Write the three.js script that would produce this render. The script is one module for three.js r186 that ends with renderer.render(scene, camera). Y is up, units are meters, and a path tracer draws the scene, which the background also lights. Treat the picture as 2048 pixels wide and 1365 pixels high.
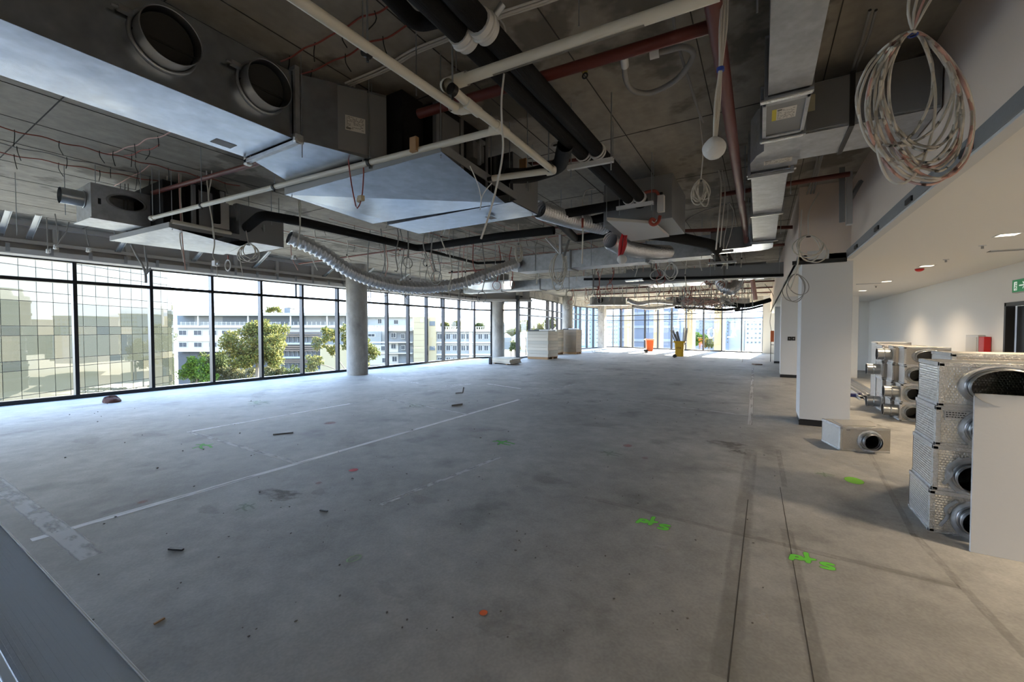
import * as THREE from 'three';
import { RoundedBoxGeometry } from 'three/addons/geometries/RoundedBoxGeometry.js';
import { mergeGeometries } from 'three/addons/utils/BufferGeometryUtils.js';
import { RectAreaLightUniformsLib } from 'three/addons/lights/RectAreaLightUniformsLib.js';

// ---------------------------------------------------------------- camera, sky, sun, exposure
const V = (x, y, z) => new THREE.Vector3(x, y, z);
const scene = new THREE.Scene();
const FOCAL = 830, IW = 2048, IH = 1365, EYE = V(0, 1.6, 0);
const YAW = Math.atan2(498, FOCAL), PITCH = Math.atan(22.5 / FOCAL);
const camera = new THREE.PerspectiveCamera(2 * Math.atan(IH / 2 / FOCAL) * 180 / Math.PI, IW / IH, 0.05, 9000);
camera.position.copy(EYE);
camera.rotation.order = 'YXZ';
camera.rotation.set(-PITCH, YAW, 0);
camera.updateMatrixWorld(true);
scene.add(camera);

const SKY = 5.0;                       // brightness of the hazy sky at the horizon
const skyTexture = (() => {
  const w = 256, h = 128, d = new Float32Array(w * h * 4);
  for (let j = 0; j < h; j++) {
    const up = Math.max(0, Math.sin(((j + 0.5) / h - 0.5) * Math.PI)), k = 1 - Math.exp(-up * 3.0);
    for (let i = 0; i < w; i++) {
      const o = (j * w + i) * 4;
      d[o] = SKY * (0.9 + (0.4 - 0.9) * k); d[o + 1] = SKY * (1.0 + (0.66 - 1.0) * k); d[o + 2] = SKY * (1.16 + (1.15 - 1.16) * k); d[o + 3] = 1;
      if ((j + 0.5) / h < 0.5) { d[o] = SKY * 0.42; d[o + 1] = SKY * 0.42; d[o + 2] = SKY * 0.4; }
    }
  }
  const t = new THREE.DataTexture(d, w, h, THREE.RGBAFormat, THREE.FloatType);
  t.mapping = THREE.EquirectangularReflectionMapping; t.magFilter = t.minFilter = THREE.LinearFilter; t.needsUpdate = true;
  return t;
})();
scene.background = skyTexture;
const sun = new THREE.DirectionalLight(new THREE.Color(1, 0.9, 0.72), 55);
sun.position.set(0.085 * 60, 0.49 * 60, -60 - 20); sun.target.position.set(0, 0, -20);
sun.castShadow = true; sun.shadow.radius = 1;
Object.assign(sun.shadow.camera, { left: -70, right: 70, top: 70, bottom: -70, near: 1, far: 300 });
sun.shadow.mapSize.set(4096, 4096);
scene.add(sun, sun.target);
RectAreaLightUniformsLib.init();
const renderer = new THREE.WebGLRenderer({ antialias: true });
renderer.toneMapping = THREE.LinearToneMapping;
renderer.toneMappingExposure = 2.12;
renderer.shadowMap.enabled = true;
renderer.shadowMap.type = THREE.PCFSoftShadowMap;

// ---------------------------------------------------------------- helpers
let seed = 7;
const rnd = (a = 1, b) => { seed = (seed * 1664525 + 1013904223) >>> 0; const r = seed / 4294967296; return b === undefined ? r * a : a + r * (b - a); };
// a picture point seen at a known height, on a known wall plane, or at a known depth: where that thing stands in the room
const ray = (px, py) => V((px - IW / 2) / FOCAL, -(py - IH / 2) / FOCAL, -1).applyQuaternion(camera.quaternion);
const atY = (px, py, y) => { const d = ray(px, py); return d.multiplyScalar((y - EYE.y) / d.y).add(EYE); };
const atX = (px, py, x) => { const d = ray(px, py); return d.multiplyScalar(x / d.x).add(EYE); };
const atZ = (px, py, z) => { const d = ray(px, py); return d.multiplyScalar(z / d.z).add(EYE); };
const atD = (px, py, depth) => ray(px, py).multiplyScalar(depth).add(EYE);
const FWD = V(0, 0, -1).applyQuaternion(camera.quaternion);
const depthOf = (p) => p.clone().sub(EYE).dot(FWD);

const used = new Map();
const numbered = (n) => { const k = used.get(n) || 0; used.set(n, k + 1); return k ? n + '_' + String(k).padStart(3, '0') : n; };
function tag(o, label, category, group, kind) {
  if (label) o.userData.label = label;
  if (category) o.userData.category = category;
  if (group) o.userData.group = group;
  if (kind) o.userData.kind = kind;
  return o;
}
function thing(name, label, category, base = [0, 0, 0], group) {
  const o = new THREE.Group(); o.name = numbered(name); o.position.set(...base); scene.add(o);
  return tag(o, label, category, group);
}
function structure(name, base = [0, 0, 0]) {
  const o = new THREE.Group(); o.name = numbered(name); o.position.set(...base); scene.add(o);
  return tag(o, null, null, null, 'structure');
}
// a part whose geometry is given in world coordinates
function part(name, geo, mat, parent, label) {
  const p = V(0, 0, 0); for (let o = parent; o && o !== scene; o = o.parent) p.add(o.position);
  if (p.lengthSq()) geo.translate(-p.x, -p.y, -p.z);
  return local(name, geo, mat, parent, label);
}
function local(name, geo, mat, parent, label) {
  const m = new THREE.Mesh(geo, mat); m.name = name; m.castShadow = m.receiveShadow = true; parent.add(m);
  if (label) m.userData.label = label;
  return m;
}
function solo(name, geo, mat, label, category, group, kind) {
  geo.computeBoundingBox(); const b = geo.boundingBox, c = b.getCenter(V(0, 0, 0)); c.y = b.min.y;
  geo.translate(-c.x, -c.y, -c.z);
  const m = new THREE.Mesh(geo, mat); m.name = numbered(name); m.position.copy(c); m.castShadow = m.receiveShadow = true; scene.add(m);
  return tag(m, label, category, group, kind);
}
function copy(o, pos, turn, label, group) {
  const c = o.clone(); c.name = numbered(o.name.replace(/_\d{3}$/, '')); scene.add(c);
  if (pos) c.position.copy(pos); if (turn !== undefined) c.rotation.y = turn;
  c.userData = { ...o.userData }; if (label) c.userData.label = label; if (group) c.userData.group = group;
  return c;
}
// uv in metres from the dominant axis of each face
function metric(g, s = 1) {
  g = g.index ? g.toNonIndexed() : g;
  const p = g.attributes.position, uv = new Float32Array(p.count * 2), a = V(0, 0, 0), b = V(0, 0, 0), c = V(0, 0, 0);
  for (let i = 0; i < p.count; i += 3) {
    a.fromBufferAttribute(p, i); b.fromBufferAttribute(p, i + 1); c.fromBufferAttribute(p, i + 2);
    const n = b.clone().sub(a).cross(c.clone().sub(a)), x = Math.abs(n.x), y = Math.abs(n.y), z = Math.abs(n.z);
    [a, b, c].forEach((q, k) => {
      const o = (i + k) * 2;
      if (y >= x && y >= z) { uv[o] = q.x * s; uv[o + 1] = q.z * s; } else if (x >= z) { uv[o] = q.z * s; uv[o + 1] = q.y * s; } else { uv[o] = q.x * s; uv[o + 1] = q.y * s; }
    });
  }
  g.setAttribute('uv', new THREE.BufferAttribute(uv, 2));
  return g;
}
// boxes by their limits
const box = (x0, x1, y0, y1, z0, z1) => metric(new THREE.BoxGeometry(Math.abs(x1 - x0), Math.abs(y1 - y0), Math.abs(z1 - z0)).translate((x0 + x1) / 2, (y0 + y1) / 2, (z0 + z1) / 2));
const rbox = (x0, x1, y0, y1, z0, z1, r = 0.008, s = 2) => metric(new RoundedBoxGeometry(Math.abs(x1 - x0), Math.abs(y1 - y0), Math.abs(z1 - z0), s, r).translate((x0 + x1) / 2, (y0 + y1) / 2, (z0 + z1) / 2));
const join = (list) => mergeGeometries(list.map((g) => { g = g.index ? g.toNonIndexed() : g; for (const k of Object.keys(g.attributes)) if (!['position', 'normal', 'uv'].includes(k)) g.deleteAttribute(k); return g; }));
function rod(a, b, r, seg = 8, cap = true) {
  const d = b.clone().sub(a), g = new THREE.CylinderGeometry(r, r, d.length(), seg, 1, !cap);
  return g.applyQuaternion(new THREE.Quaternion().setFromUnitVectors(V(0, 1, 0), d.clone().normalize())).translate((a.x + b.x) / 2, (a.y + b.y) / 2, (a.z + b.z) / 2);
}
function tube(pts, r, seg = 40, rad = 7, closed = false) { return new THREE.TubeGeometry(new THREE.CatmullRomCurve3(pts, closed, 'centripetal'), seg, r, rad, closed); }
// a pipe with rounded corners through its points
function pipe(pts, r, bend = 2.2, rad = 14) {
  const path = new THREE.CurvePath(); let from = pts[0].clone();
  for (let i = 1; i < pts.length - 1; i++) {
    const p = pts[i], a = pts[i - 1].clone().sub(p), b = pts[i + 1].clone().sub(p), k = Math.min(bend * r, a.length() * 0.45, b.length() * 0.45);
    const s = p.clone().addScaledVector(a.normalize(), k), e = p.clone().addScaledVector(b.normalize(), k);
    path.add(new THREE.LineCurve3(from, s)); path.add(new THREE.QuadraticBezierCurve3(s, p.clone(), e)); from = e;
  }
  path.add(new THREE.LineCurve3(from, pts[pts.length - 1].clone()));
  const list = [];
  for (const c of path.curves) list.push(new THREE.TubeGeometry(c, c.isLineCurve3 ? 1 : 8, r, rad, false));
  return join(list);
}
// a bar of rectangular section between two points; up gives the side that faces up
function bar(a, b, w, h, up = V(0, 1, 0)) {
  const d = b.clone().sub(a), z = d.clone().normalize(), x = up.clone().cross(z).normalize(), y = z.clone().cross(x);
  const g = metric(new THREE.BoxGeometry(w, h, d.length()));
  return g.applyMatrix4(new THREE.Matrix4().makeBasis(x, y, z).setPosition(a.clone().add(b).multiplyScalar(0.5)));
}
// a flat-faced solid given as an outline in x,z and two heights
function slabOf(outline, y0, y1) {
  const s = new THREE.Shape(outline.map(([x, z]) => new THREE.Vector2(x, -z)));
  return metric(new THREE.ExtrudeGeometry(s, { depth: y1 - y0, bevelEnabled: false }).rotateX(-Math.PI / 2).translate(0, y0, 0));
}
// faces from corner lists (each a convex polygon), flat-shaded, with a little thickness along n
function faces(polys) {
  const pos = [];
  for (const p of polys) for (let i = 1; i + 1 < p.length; i++) for (const q of [p[0], p[i], p[i + 1]]) pos.push(q.x, q.y, q.z);
  const g = new THREE.BufferGeometry(); g.setAttribute('position', new THREE.Float32BufferAttribute(pos, 3)); g.computeVertexNormals();
  return metric(g);
}
function hexa(b, t) { // solid between a bottom quad and a top quad (same order)
  const f = [[b[0], b[1], b[2], b[3]], [t[3], t[2], t[1], t[0]]];
  for (let i = 0; i < 4; i++) { const j = (i + 1) % 4; f.push([b[i], t[i], t[j], b[j]]); }
  return faces(f);
}

// ---------------------------------------------------------------- procedural textures
const hash = (x, y, s) => { let h = Math.imul(x, 374761393) ^ Math.imul(y, 668265263) ^ Math.imul(s, 2147483647); h = Math.imul(h ^ (h >>> 13), 1274126177); return ((h ^ (h >>> 16)) >>> 0) / 4294967296; };
function vnoise(u, v, n, s) { // tiles with period n
  const x = u * n, y = v * n, i = Math.floor(x), j = Math.floor(y), a = x - i, b = y - j, p = a * a * (3 - 2 * a), q = b * b * (3 - 2 * b), m = (k) => ((k % n) + n) % n;
  const c = hash(m(i), m(j), s), d = hash(m(i + 1), m(j), s), e = hash(m(i), m(j + 1), s), f = hash(m(i + 1), m(j + 1), s);
  return c + (d - c) * p + (e - c) * q + (c - d - e + f) * p * q;
}
function fbm(u, v, n, o, s) { let t = 0, a = 0.5, w = 0; for (let k = 0; k < o; k++) { t += a * vnoise(u, v, n << k, s + k); w += a; a *= 0.55; } return t / w; }
function dataTex(n, fn, color = true) {
  const d = new Uint8Array(n * n * 4);
  for (let j = 0; j < n; j++) for (let i = 0; i < n; i++) { const c = fn(i / n, j / n), o = (j * n + i) * 4; d[o] = c[0] * 255; d[o + 1] = c[1] * 255; d[o + 2] = c[2] * 255; d[o + 3] = 255; }
  const t = new THREE.DataTexture(d, n, n); t.wrapS = t.wrapT = THREE.RepeatWrapping; t.magFilter = THREE.LinearFilter; t.minFilter = THREE.LinearFilter;
  if (color) t.colorSpace = THREE.SRGBColorSpace; t.needsUpdate = true; return t;
}
const grey = (x) => { x = Math.min(1, Math.max(0, x)); return [x, x, x]; };
function rep(t, s) { const c = t.clone(); c.repeat.set(s, s); c.needsUpdate = true; return c; }
function canvasTex(w, h, draw, color = true) {
  const c = document.createElement('canvas'); c.width = w; c.height = h; draw(c.getContext('2d'), w, h);
  const t = new THREE.CanvasTexture(c); if (color) t.colorSpace = THREE.SRGBColorSpace; t.magFilter = THREE.LinearFilter; return t;
}
const C = (r, g, b) => new THREE.Color().setRGB(r, g, b);
const std = (o) => new THREE.MeshStandardMaterial(o);
const phys = (o) => new THREE.MeshPhysicalMaterial(o);

const concreteTex = dataTex(1024, (u, v) => {
  const a = fbm(u, v, 5, 6, 11), b = fbm(u, v, 40, 4, 31), c = vnoise(u, v, 512, 51), m = fbm(u + 0.31, v, 9, 5, 71);
  const t = 0.74 + (a - 0.5) * 0.22 + (b - 0.5) * 0.12 + (c - 0.5) * 0.06 - Math.max(0, m - 0.62) * 0.55;
  return [t, t * 0.985, t * 0.965];
});
const soffitTex = dataTex(1024, (u, v) => {
  const a = fbm(u, v, 4, 6, 111), b = fbm(u, v, 60, 3, 131), grain = fbm(u, v * 0.12, 48, 3, 141), m = fbm(u, v, 6, 6, 171);
  let t = 0.7 + (a - 0.5) * 0.2 + (b - 0.5) * 0.1 + (grain - 0.5) * 0.08;
  if (m > 0.6) t -= Math.min(0.2, (m - 0.6) * 3) * (0.6 + b * 0.6);       // rough patches where the form face pulled off
  return [t, t * 0.97, t * 0.93];
});
const spangleTex = dataTex(512, (u, v) => { const k = fbm(u, v, 24, 3, 211), a = hash(Math.floor(u * 90 + k * 8), Math.floor(v * 90 + k * 6), 5); return grey(0.62 + a * 0.2 + (k - 0.5) * 0.3); }, false);
const speckleTex = dataTex(512, (u, v) => grey(0.5 + (fbm(u, v, 20, 5, 301) - 0.5) * 1.1), false);
const wavyTex = dataTex(256, (u, v) => grey(fbm(u, v, 3, 3, 331)), false);
const foilTex = dataTex(512, (u, v) => {
  const row = Math.floor(v * 24), x = (u * 24 + (row % 2) * 0.5) % 1, y = (v * 24) % 1, e = Math.min(x, 1 - x, y, 1 - y), q = fbm(u, v, 12, 4, 411);
  return grey(0.35 + Math.min(1, e * 5) * 0.35 + (q - 0.5) * 0.8);
}, false);
const brushTex = dataTex(256, (u, v) => { const t = fbm(u, v, 6, 5, 511) * 0.6 + fbm(u * 0.2, v, 32, 3, 521) * 0.5; return grey((t - 0.3) * 3.0); }, false);

const zincTex = dataTex(512, (u, v) => { const k = fbm(u, v, 16, 4, 231), a = fbm(u, v, 5, 4, 251); return grey(0.9 + (k - 0.5) * 0.16 + (a - 0.5) * 0.14); });
const M = {
  floor: phys({ color: C(0.74, 0.755, 0.755), map: rep(concreteTex, 1 / 5), roughness: 0.68, ior: 1.45, bumpMap: rep(speckleTex, 1 / 0.7), bumpScale: 0.0004 }),
  soffit: std({ color: C(0.8, 0.765, 0.7), map: rep(soffitTex, 1 / 4.6), roughness: 0.85, bumpMap: rep(speckleTex, 1 / 1.2), bumpScale: 0.002 }),
  seam: std({ color: C(0.05, 0.047, 0.043), roughness: 0.9 }),
  column: std({ color: C(0.76, 0.74, 0.7), map: rep(concreteTex, 1 / 2), roughness: 0.8, bumpMap: rep(speckleTex, 1), bumpScale: 0.001 }),
  white: std({ color: C(0.6, 0.6, 0.595), roughness: 0.75, bumpMap: rep(speckleTex, 2), bumpScale: 0.0004 }),
  wallWhite: std({ color: C(0.76, 0.74, 0.7), roughness: 0.7, bumpMap: rep(speckleTex, 2), bumpScale: 0.0004 }),
  fascia: std({ color: C(0.78, 0.65, 0.55), roughness: 0.85, bumpMap: rep(speckleTex, 2), bumpScale: 0.0006 }),
  skirting: std({ color: C(0.012, 0.012, 0.013), roughness: 0.5 }),
  frame: std({ color: C(0.012, 0.013, 0.017), roughness: 0.32, metalness: 0.3 }),
  pane: phys({ color: C(0.94, 0.975, 0.97), transmission: 1, thickness: 0, roughness: 0.0, ior: 1.5, metalness: 0 }),
  galv: std({ color: C(0.6, 0.62, 0.65), map: rep(zincTex, 1.1), metalness: 0.9, roughness: 0.46, bumpMap: rep(wavyTex, 0.8), bumpScale: 0.004 }),
  galvShiny: std({ color: C(0.62, 0.67, 0.74), map: rep(zincTex, 0.9), metalness: 1, roughness: 0.27, bumpMap: rep(wavyTex, 0.45), bumpScale: 0.012 }),
  galvDull: std({ color: C(0.32, 0.325, 0.33), metalness: 0.75, roughness: 0.62, bumpMap: rep(speckleTex, 3), bumpScale: 0.0008 }),
  galvInside: std({ color: C(0.03, 0.03, 0.03), metalness: 0.5, roughness: 0.7, side: THREE.DoubleSide }),
  collar: std({ color: C(0.45, 0.47, 0.49), metalness: 0.95, roughness: 0.3, side: THREE.DoubleSide }),
  flex: std({ color: C(0.8, 0.81, 0.84), metalness: 1, roughness: 0.22, bumpMap: rep(speckleTex, 8), bumpScale: 0.003 }),
  black: phys({ color: C(0.011, 0.011, 0.012), roughness: 0.7, specularIntensity: 0.4, bumpMap: rep(speckleTex, 5), bumpScale: 0.004 }),
  tape: std({ color: C(0.045, 0.045, 0.048), roughness: 0.45 }),
  pvc: std({ color: C(0.72, 0.68, 0.58), roughness: 0.38 }),
  red: std({ color: C(0.13, 0.026, 0.018), roughness: 0.45 }),
  redCable: std({ color: C(0.32, 0.06, 0.04), roughness: 0.5 }),
  orangeCable: std({ color: C(0.45, 0.12, 0.05), roughness: 0.5 }),
  cable: std({ color: C(0.66, 0.62, 0.55), roughness: 0.5 }),
  cableWhite: std({ color: C(0.74, 0.73, 0.71), roughness: 0.45 }),
  cableGrey: std({ color: C(0.3, 0.29, 0.28), roughness: 0.6 }),
  cablePink: std({ color: C(0.6, 0.36, 0.31), roughness: 0.55 }),
  blueTie: std({ color: C(0.02, 0.05, 0.3), roughness: 0.5 }),
  rodSteel: std({ color: C(0.42, 0.44, 0.46), metalness: 0.9, roughness: 0.45 }),
  strut: std({ color: C(0.6, 0.61, 0.62), metalness: 0.9, roughness: 0.42 }),
  plastic: std({ color: C(0.68, 0.67, 0.65), roughness: 0.4 }),
  clear: phys({ color: C(0.86, 0.87, 0.88), roughness: 0.3, transmission: 0.5, thickness: 0 }),
  timber: std({ color: C(0.42, 0.25, 0.12), roughness: 0.7, bumpMap: rep(brushTex, 2), bumpScale: 0.001 }),
  paper: std({ color: C(0.62, 0.6, 0.57), roughness: 0.7 }),
  foil: std({ color: C(0.62, 0.62, 0.61), metalness: 0.95, roughness: 0.3, bumpMap: rep(foilTex, 2.1), bumpScale: 0.006 }),
  foilMatt: std({ color: C(0.52, 0.5, 0.47), metalness: 0.75, roughness: 0.42, bumpMap: rep(foilTex, 2.1), bumpScale: 0.004 }),
  foilTape: std({ color: C(0.6, 0.6, 0.6), metalness: 0.95, roughness: 0.27, bumpMap: rep(speckleTex, 9), bumpScale: 0.004 }),
  dark: std({ color: C(0.006, 0.006, 0.006), roughness: 0.9, side: THREE.DoubleSide }),
  pelmet: std({ color: C(0.52, 0.5, 0.48), roughness: 0.7, metalness: 0.1 }),
  pelmetBoard: std({ color: C(0.4, 0.38, 0.365), roughness: 0.85, bumpMap: rep(speckleTex, 1.5), bumpScale: 0.001 }),
};
// ---------------------------------------------------------------- large structure
const SLAB = 3.9, ZB = 6.0;
const facade = [[-13.6, ZB], [-13.55, -18.6], [-13.0, -19.45], [-11.5, -19.95], [-11.5, -21.3], [-11.75, -24.2], [-12.3, -27.6], [-12.65, -32.1], [-12.1, -36.75], [-10.8, -36.9], [-5, -34.4], [0.1, -32.95]];
const inside = [...facade, [1.3, -32.95], [1.3, -21.2], [3.8, -21.2], [3.8, ZB]];
const grow = inside.map(([x, z]) => [x + (x < -8 ? -0.3 : 0.15), z + (z < -19.5 ? -0.3 : z > 0 ? 0.3 : 0)]);
const floor = structure('floor');
part('concrete_slab', slabOf(grow, -0.3, 0), M.floor, floor);
const ceiling = structure('ceiling');
part('concrete_soffit', slabOf(grow, SLAB, SLAB + 0.3), M.soffit, ceiling);
for (let i = -14; i <= 4; i++) {       // fins left between the form sheets
  const x = -1.4 + i * 0.93; if (x > 3.6) continue;
  part('form_seam', box(x - 0.004, x + 0.004, SLAB - 0.004, SLAB + 0.01, -34 + (x < -5 ? -1 : 0), ZB), M.seam, ceiling);
}
for (let k = 0; k < 22; k++) {
  const z = 4.2 - k * 1.83;
  part('form_seam', box(-13.3, 1.1, SLAB - 0.004, SLAB + 0.01, z - 0.005, z + 0.005), M.seam, ceiling);
}

// ---- glazing
let windowCount = 0;
const inward = (a, b) => V(-(b.z - a.z), 0, b.x - a.x).normalize();
function glaze(ax, az, bx, bz, head, transoms, o = {}) {
  const w = structure('window_' + (++windowCount)), a = V(ax, 0, az), b = V(bx, 0, bz), n = inward(a, b), d = b.clone().sub(a).normalize();
  const at = (p, y, off) => p.clone().addScaledVector(n, off).setY(y), mw = o.mullion || 0.07;
  if (o.mullion !== 0) part('mullion', bar(at(a, 0, -0.09), at(a, head, -0.09), 0.17, mw, d), M.frame, w);
  if (o.last) part('mullion', bar(at(b, 0, -0.09), at(b, head, -0.09), 0.17, mw, d), M.frame, w);
  part('sill', bar(at(a, 0.045, -0.08), at(b, 0.045, -0.08), 0.16, 0.09), M.frame, w);
  part('head', bar(at(a, head - 0.03, -0.08), at(b, head - 0.03, -0.08), 0.14, 0.06), M.frame, w);
  const ys = [0.09, ...transoms, head - 0.06];
  for (const t of transoms) part('transom', bar(at(a, t, -0.08), at(b, t, -0.08), 0.15, o.thin || 0.075), M.frame, w);
  for (let i = 0; i + 1 < ys.length; i++) {
    const y0 = ys[i] + (i ? 0.037 : 0), y1 = ys[i + 1] - (i + 2 < ys.length ? 0.037 : 0);
    part('pane', faces([[at(a, y0, -0.12), at(b, y0, -0.12), at(b, y1, -0.12), at(a, y1, -0.12)]]), M.pane, w);
  }
  if (o.stub) { const p = b.clone().addScaledVector(d, -0.24); part('window_post', bar(at(p, transoms[0], -0.02), at(p, head + 0.1, -0.02), 0.05, 0.05, d), M.frame, w); }
  return w;
}
const GX = (z) => -13.6 + (0.05 * (ZB - z)) / 24.6;
const mullionZ = [ZB, 4.0, 2.57, 1.16, -0.25, -1.65, -3.05, -4.45, -5.85, -7.22, -8.6, -10.0, -11.2, -12.4, -13.63, -14.83, -16.05, -17.3, -18.6];
for (let i = 0; i + 1 < mullionZ.length; i++) glaze(GX(mullionZ[i]), mullionZ[i], GX(mullionZ[i + 1]), mullionZ[i + 1], 3.2, [2.7], { stub: i > 8 && i % 2 === 1 });
glaze(-13.55, -18.6, -13.0, -19.45, 3.2, [2.7], {});
glaze(-13.0, -19.45, -11.5, -19.95, 3.2, [2.7], { mullion: 0.16 });
const upper = [2.42, 2.84];
function run(a, b, n, head, tr, o = {}) { for (let i = 0; i < n; i++) { const f = (k) => [a[0] + ((b[0] - a[0]) * k) / n, a[1] + ((b[1] - a[1]) * k) / n]; glaze(...f(i), ...f(i + 1), head, tr, { ...o, last: o.last && i === n - 1, mullion: i ? o.mullion : o.first || o.mullion }); } }
run([-11.5, -19.95], [-11.5, -21.3], 1, 3.5, upper, { first: 0.2 });
run([-11.5, -21.3], [-11.75, -24.2], 1, 3.5, upper, { first: 0.16 });
run([-11.75, -24.2], [-12.3, -27.6], 3, 3.5, upper, { first: 0.26 });
run([-12.3, -27.6], [-12.65, -32.1], 4, 3.5, upper, {});
run([-12.65, -32.1], [-12.1, -36.75], 4, 3.5, upper, { thin: 0.05 });
run([-12.1, -36.75], [-10.8, -36.9], 2, 3.5, upper, { thin: 0.05 });
run([-10.8, -36.9], [-5, -34.4], 5, 3.5, upper, { thin: 0.05, first: 0.12 });
run([-5, -34.4], [0.1, -32.95], 4, 3.5, upper, { thin: 0.05, last: true });

// ---- bulkhead above the left windows: boards on studs, rails
const wallLeft = structure('wall_left');
part('backing_board', box(-13.8, -13.42, 3.2, SLAB, ZB, -18.7), M.pelmetBoard, wallLeft);
part('bottom_rail', rbox(-13.62, -13.16, 3.17, 3.29, ZB, -18.9, 0.006), M.pelmet, wallLeft);
part('middle_rail', rbox(-13.44, -13.3, 3.42, 3.5, ZB, -18.9, 0.006), M.pelmet, wallLeft);
part('top_rail', rbox(-13.44, -13.32, 3.8, 3.9, ZB, -18.9, 0.006), M.pelmet, wallLeft);
for (let z = 4.6; z > -18.6; z -= 1.22) part('stud', rbox(-13.44, -13.34, 3.29, 3.88, z - 0.045, z + 0.045, 0.006), M.pelmet, wallLeft);
for (let z = 4.1; z > -18.6; z -= 0.61) part('hanger_clip', box(-13.17, -13.145, 3.2, 3.36, z - 0.03, z + 0.03), M.galvDull, wallLeft);
// turned end of the bulkhead by the second column
const bulkEnd = structure('trim_1');
part('end_board', hexa([V(-13.4, 3.2, -18.7), V(-11.2, 3.2, -20.6), V(-11.5, 3.2, -20.9), V(-13.7, 3.2, -19.0)], [V(-13.4, SLAB, -18.7), V(-11.2, SLAB, -20.6), V(-11.5, SLAB, -20.9), V(-13.7, SLAB, -19.0)]), M.pelmetBoard, bulkEnd);
part('end_rail', bar(V(-13.3, 3.23, -18.6), V(-11.05, 3.23, -20.55), 0.3, 0.11), M.pelmet, bulkEnd);
// head upstands over the tall far windows
const wallFar = structure('wall_far');
for (let i = 3; i < facade.length - 1; i++) {
  const [ax, az] = facade[i], [bx, bz] = facade[i + 1], n = inward(V(ax, 0, az), V(bx, 0, bz));
  part('upstand', bar(V(ax, 3.7, az).addScaledVector(n, -0.1), V(bx, 3.7, bz).addScaledVector(n, -0.1), 0.2, 0.4), M.column, wallFar);
}
part('end_panel', box(0.1, 1.35, 0, SLAB, -33.1, -32.85), M.white, wallFar);

// ---- right side: white ceiling, fascia, corridor wall, door
const ceilingRight = structure('ceiling_right');
part('plasterboard', slabOf([[1.17, ZB], [1.17, -8.2], [0.5, -8.2], [0.5, -32.85], [1.3, -32.85], [1.3, -21.1], [3.7, -21.1], [3.7, ZB]], 2.7, 2.8), M.wallWhite, ceilingRight);
const wallFascia = structure('wall_fascia');
part('fascia_board', box(1.17, 1.27, 2.8, SLAB, ZB, -8.2), M.fascia, wallFascia);
part('return_board', box(0.5, 1.27, 2.71, SLAB, -8.3, -8.2), M.fascia, wallFascia);
part('fascia_board', box(0.5, 0.6, 2.71, SLAB, -8.3, -32.8), M.fascia, wallFascia);
part('edge_channel', rbox(1.115, 1.172, 2.715, 2.83, ZB, -8.22, 0.004), M.galvDull, wallFascia);
part('edge_bead', rbox(1.12, 1.2, 2.694, 2.716, ZB, -8.2, 0.004), M.white, wallFascia);
for (let z = 1; z > -8; z -= 1.2) part('channel_notch', box(1.10, 1.118, 2.725, 2.77, z - 0.09, z + 0.09), M.skirting, wallFascia);
part('shadow_gap', box(0.42, 1.12, 2.655, 2.715, -8.22, -8.16), M.skirting, wallFascia);
part('patch_board', box(0.62, 0.9, 2.72, 2.86, -8.2, -8.19), M.paper, wallFascia);
const wallRight = structure('wall_right');
part('plasterboard', box(3.6, 3.85, 0, SLAB, ZB, -9.42), M.wallWhite, wallRight);
part('plasterboard', box(3.6, 3.85, 0, SLAB, -10.42, -21.3), M.wallWhite, wallRight);
part('plasterboard', box(3.6, 3.85, 2.05, SLAB, -9.42, -10.42), M.wallWhite, wallRight);
part('plasterboard', box(0.95, 3.85, 0, SLAB, -21.3, -21.05), M.wallWhite, wallRight);
part('pier', rbox(2.35, 2.74, 0, 2.7, -17.95, -17.55, 0.004), M.wallWhite, wallRight);
part('plasterboard', box(1.0, 1.2, 0, SLAB, -21.2, -33), M.white, wallRight);
const baseR = structure('baseboard_right');
part('skirting', box(3.585, 3.6, 0, 0.1, -10.45, -21), M.skirting, baseR); part('skirting', box(3.585, 3.6, 0, 0.1, ZB, -9.4), M.skirting, baseR);
const door = structure('door_1');
part('door_frame', join([box(3.57, 3.68, 0, 2.06, -9.38, -9.44), box(3.57, 3.68, 0, 2.06, -10.4, -10.46), box(3.57, 3.68, 2.0, 2.06, -9.38, -10.46)]), M.skirting, door);
part('door_leaf', rbox(3.7, 3.74, 0.01, 2.0, -9.45, -10.4, 0.003), std({ color: C(0.012, 0.012, 0.012), roughness: 0.45 }), door);
part('door_handle', join([rod(V(3.7, 1.0, -10.32), V(3.64, 1.0, -10.32), 0.009), rod(V(3.64, 1.0, -10.33), V(3.64, 1.0, -10.2), 0.009)]), M.rodSteel, door);
const wallBack = structure('wall_back');
part('blockwork', box(-2.5, 3.85, 0, SLAB, ZB, ZB + 0.25), M.column, wallBack); part('upstand', box(-13.8, -2.5, 3.5, SLAB, ZB, ZB + 0.25), M.column, wallBack);
part('blockwork', box(-9, -2.5, 0, 3.5, ZB, ZB + 0.25), M.column, wallBack);
run([-9, ZB], [-13.6, ZB], 4, 3.5, [2.7], {});

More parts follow.
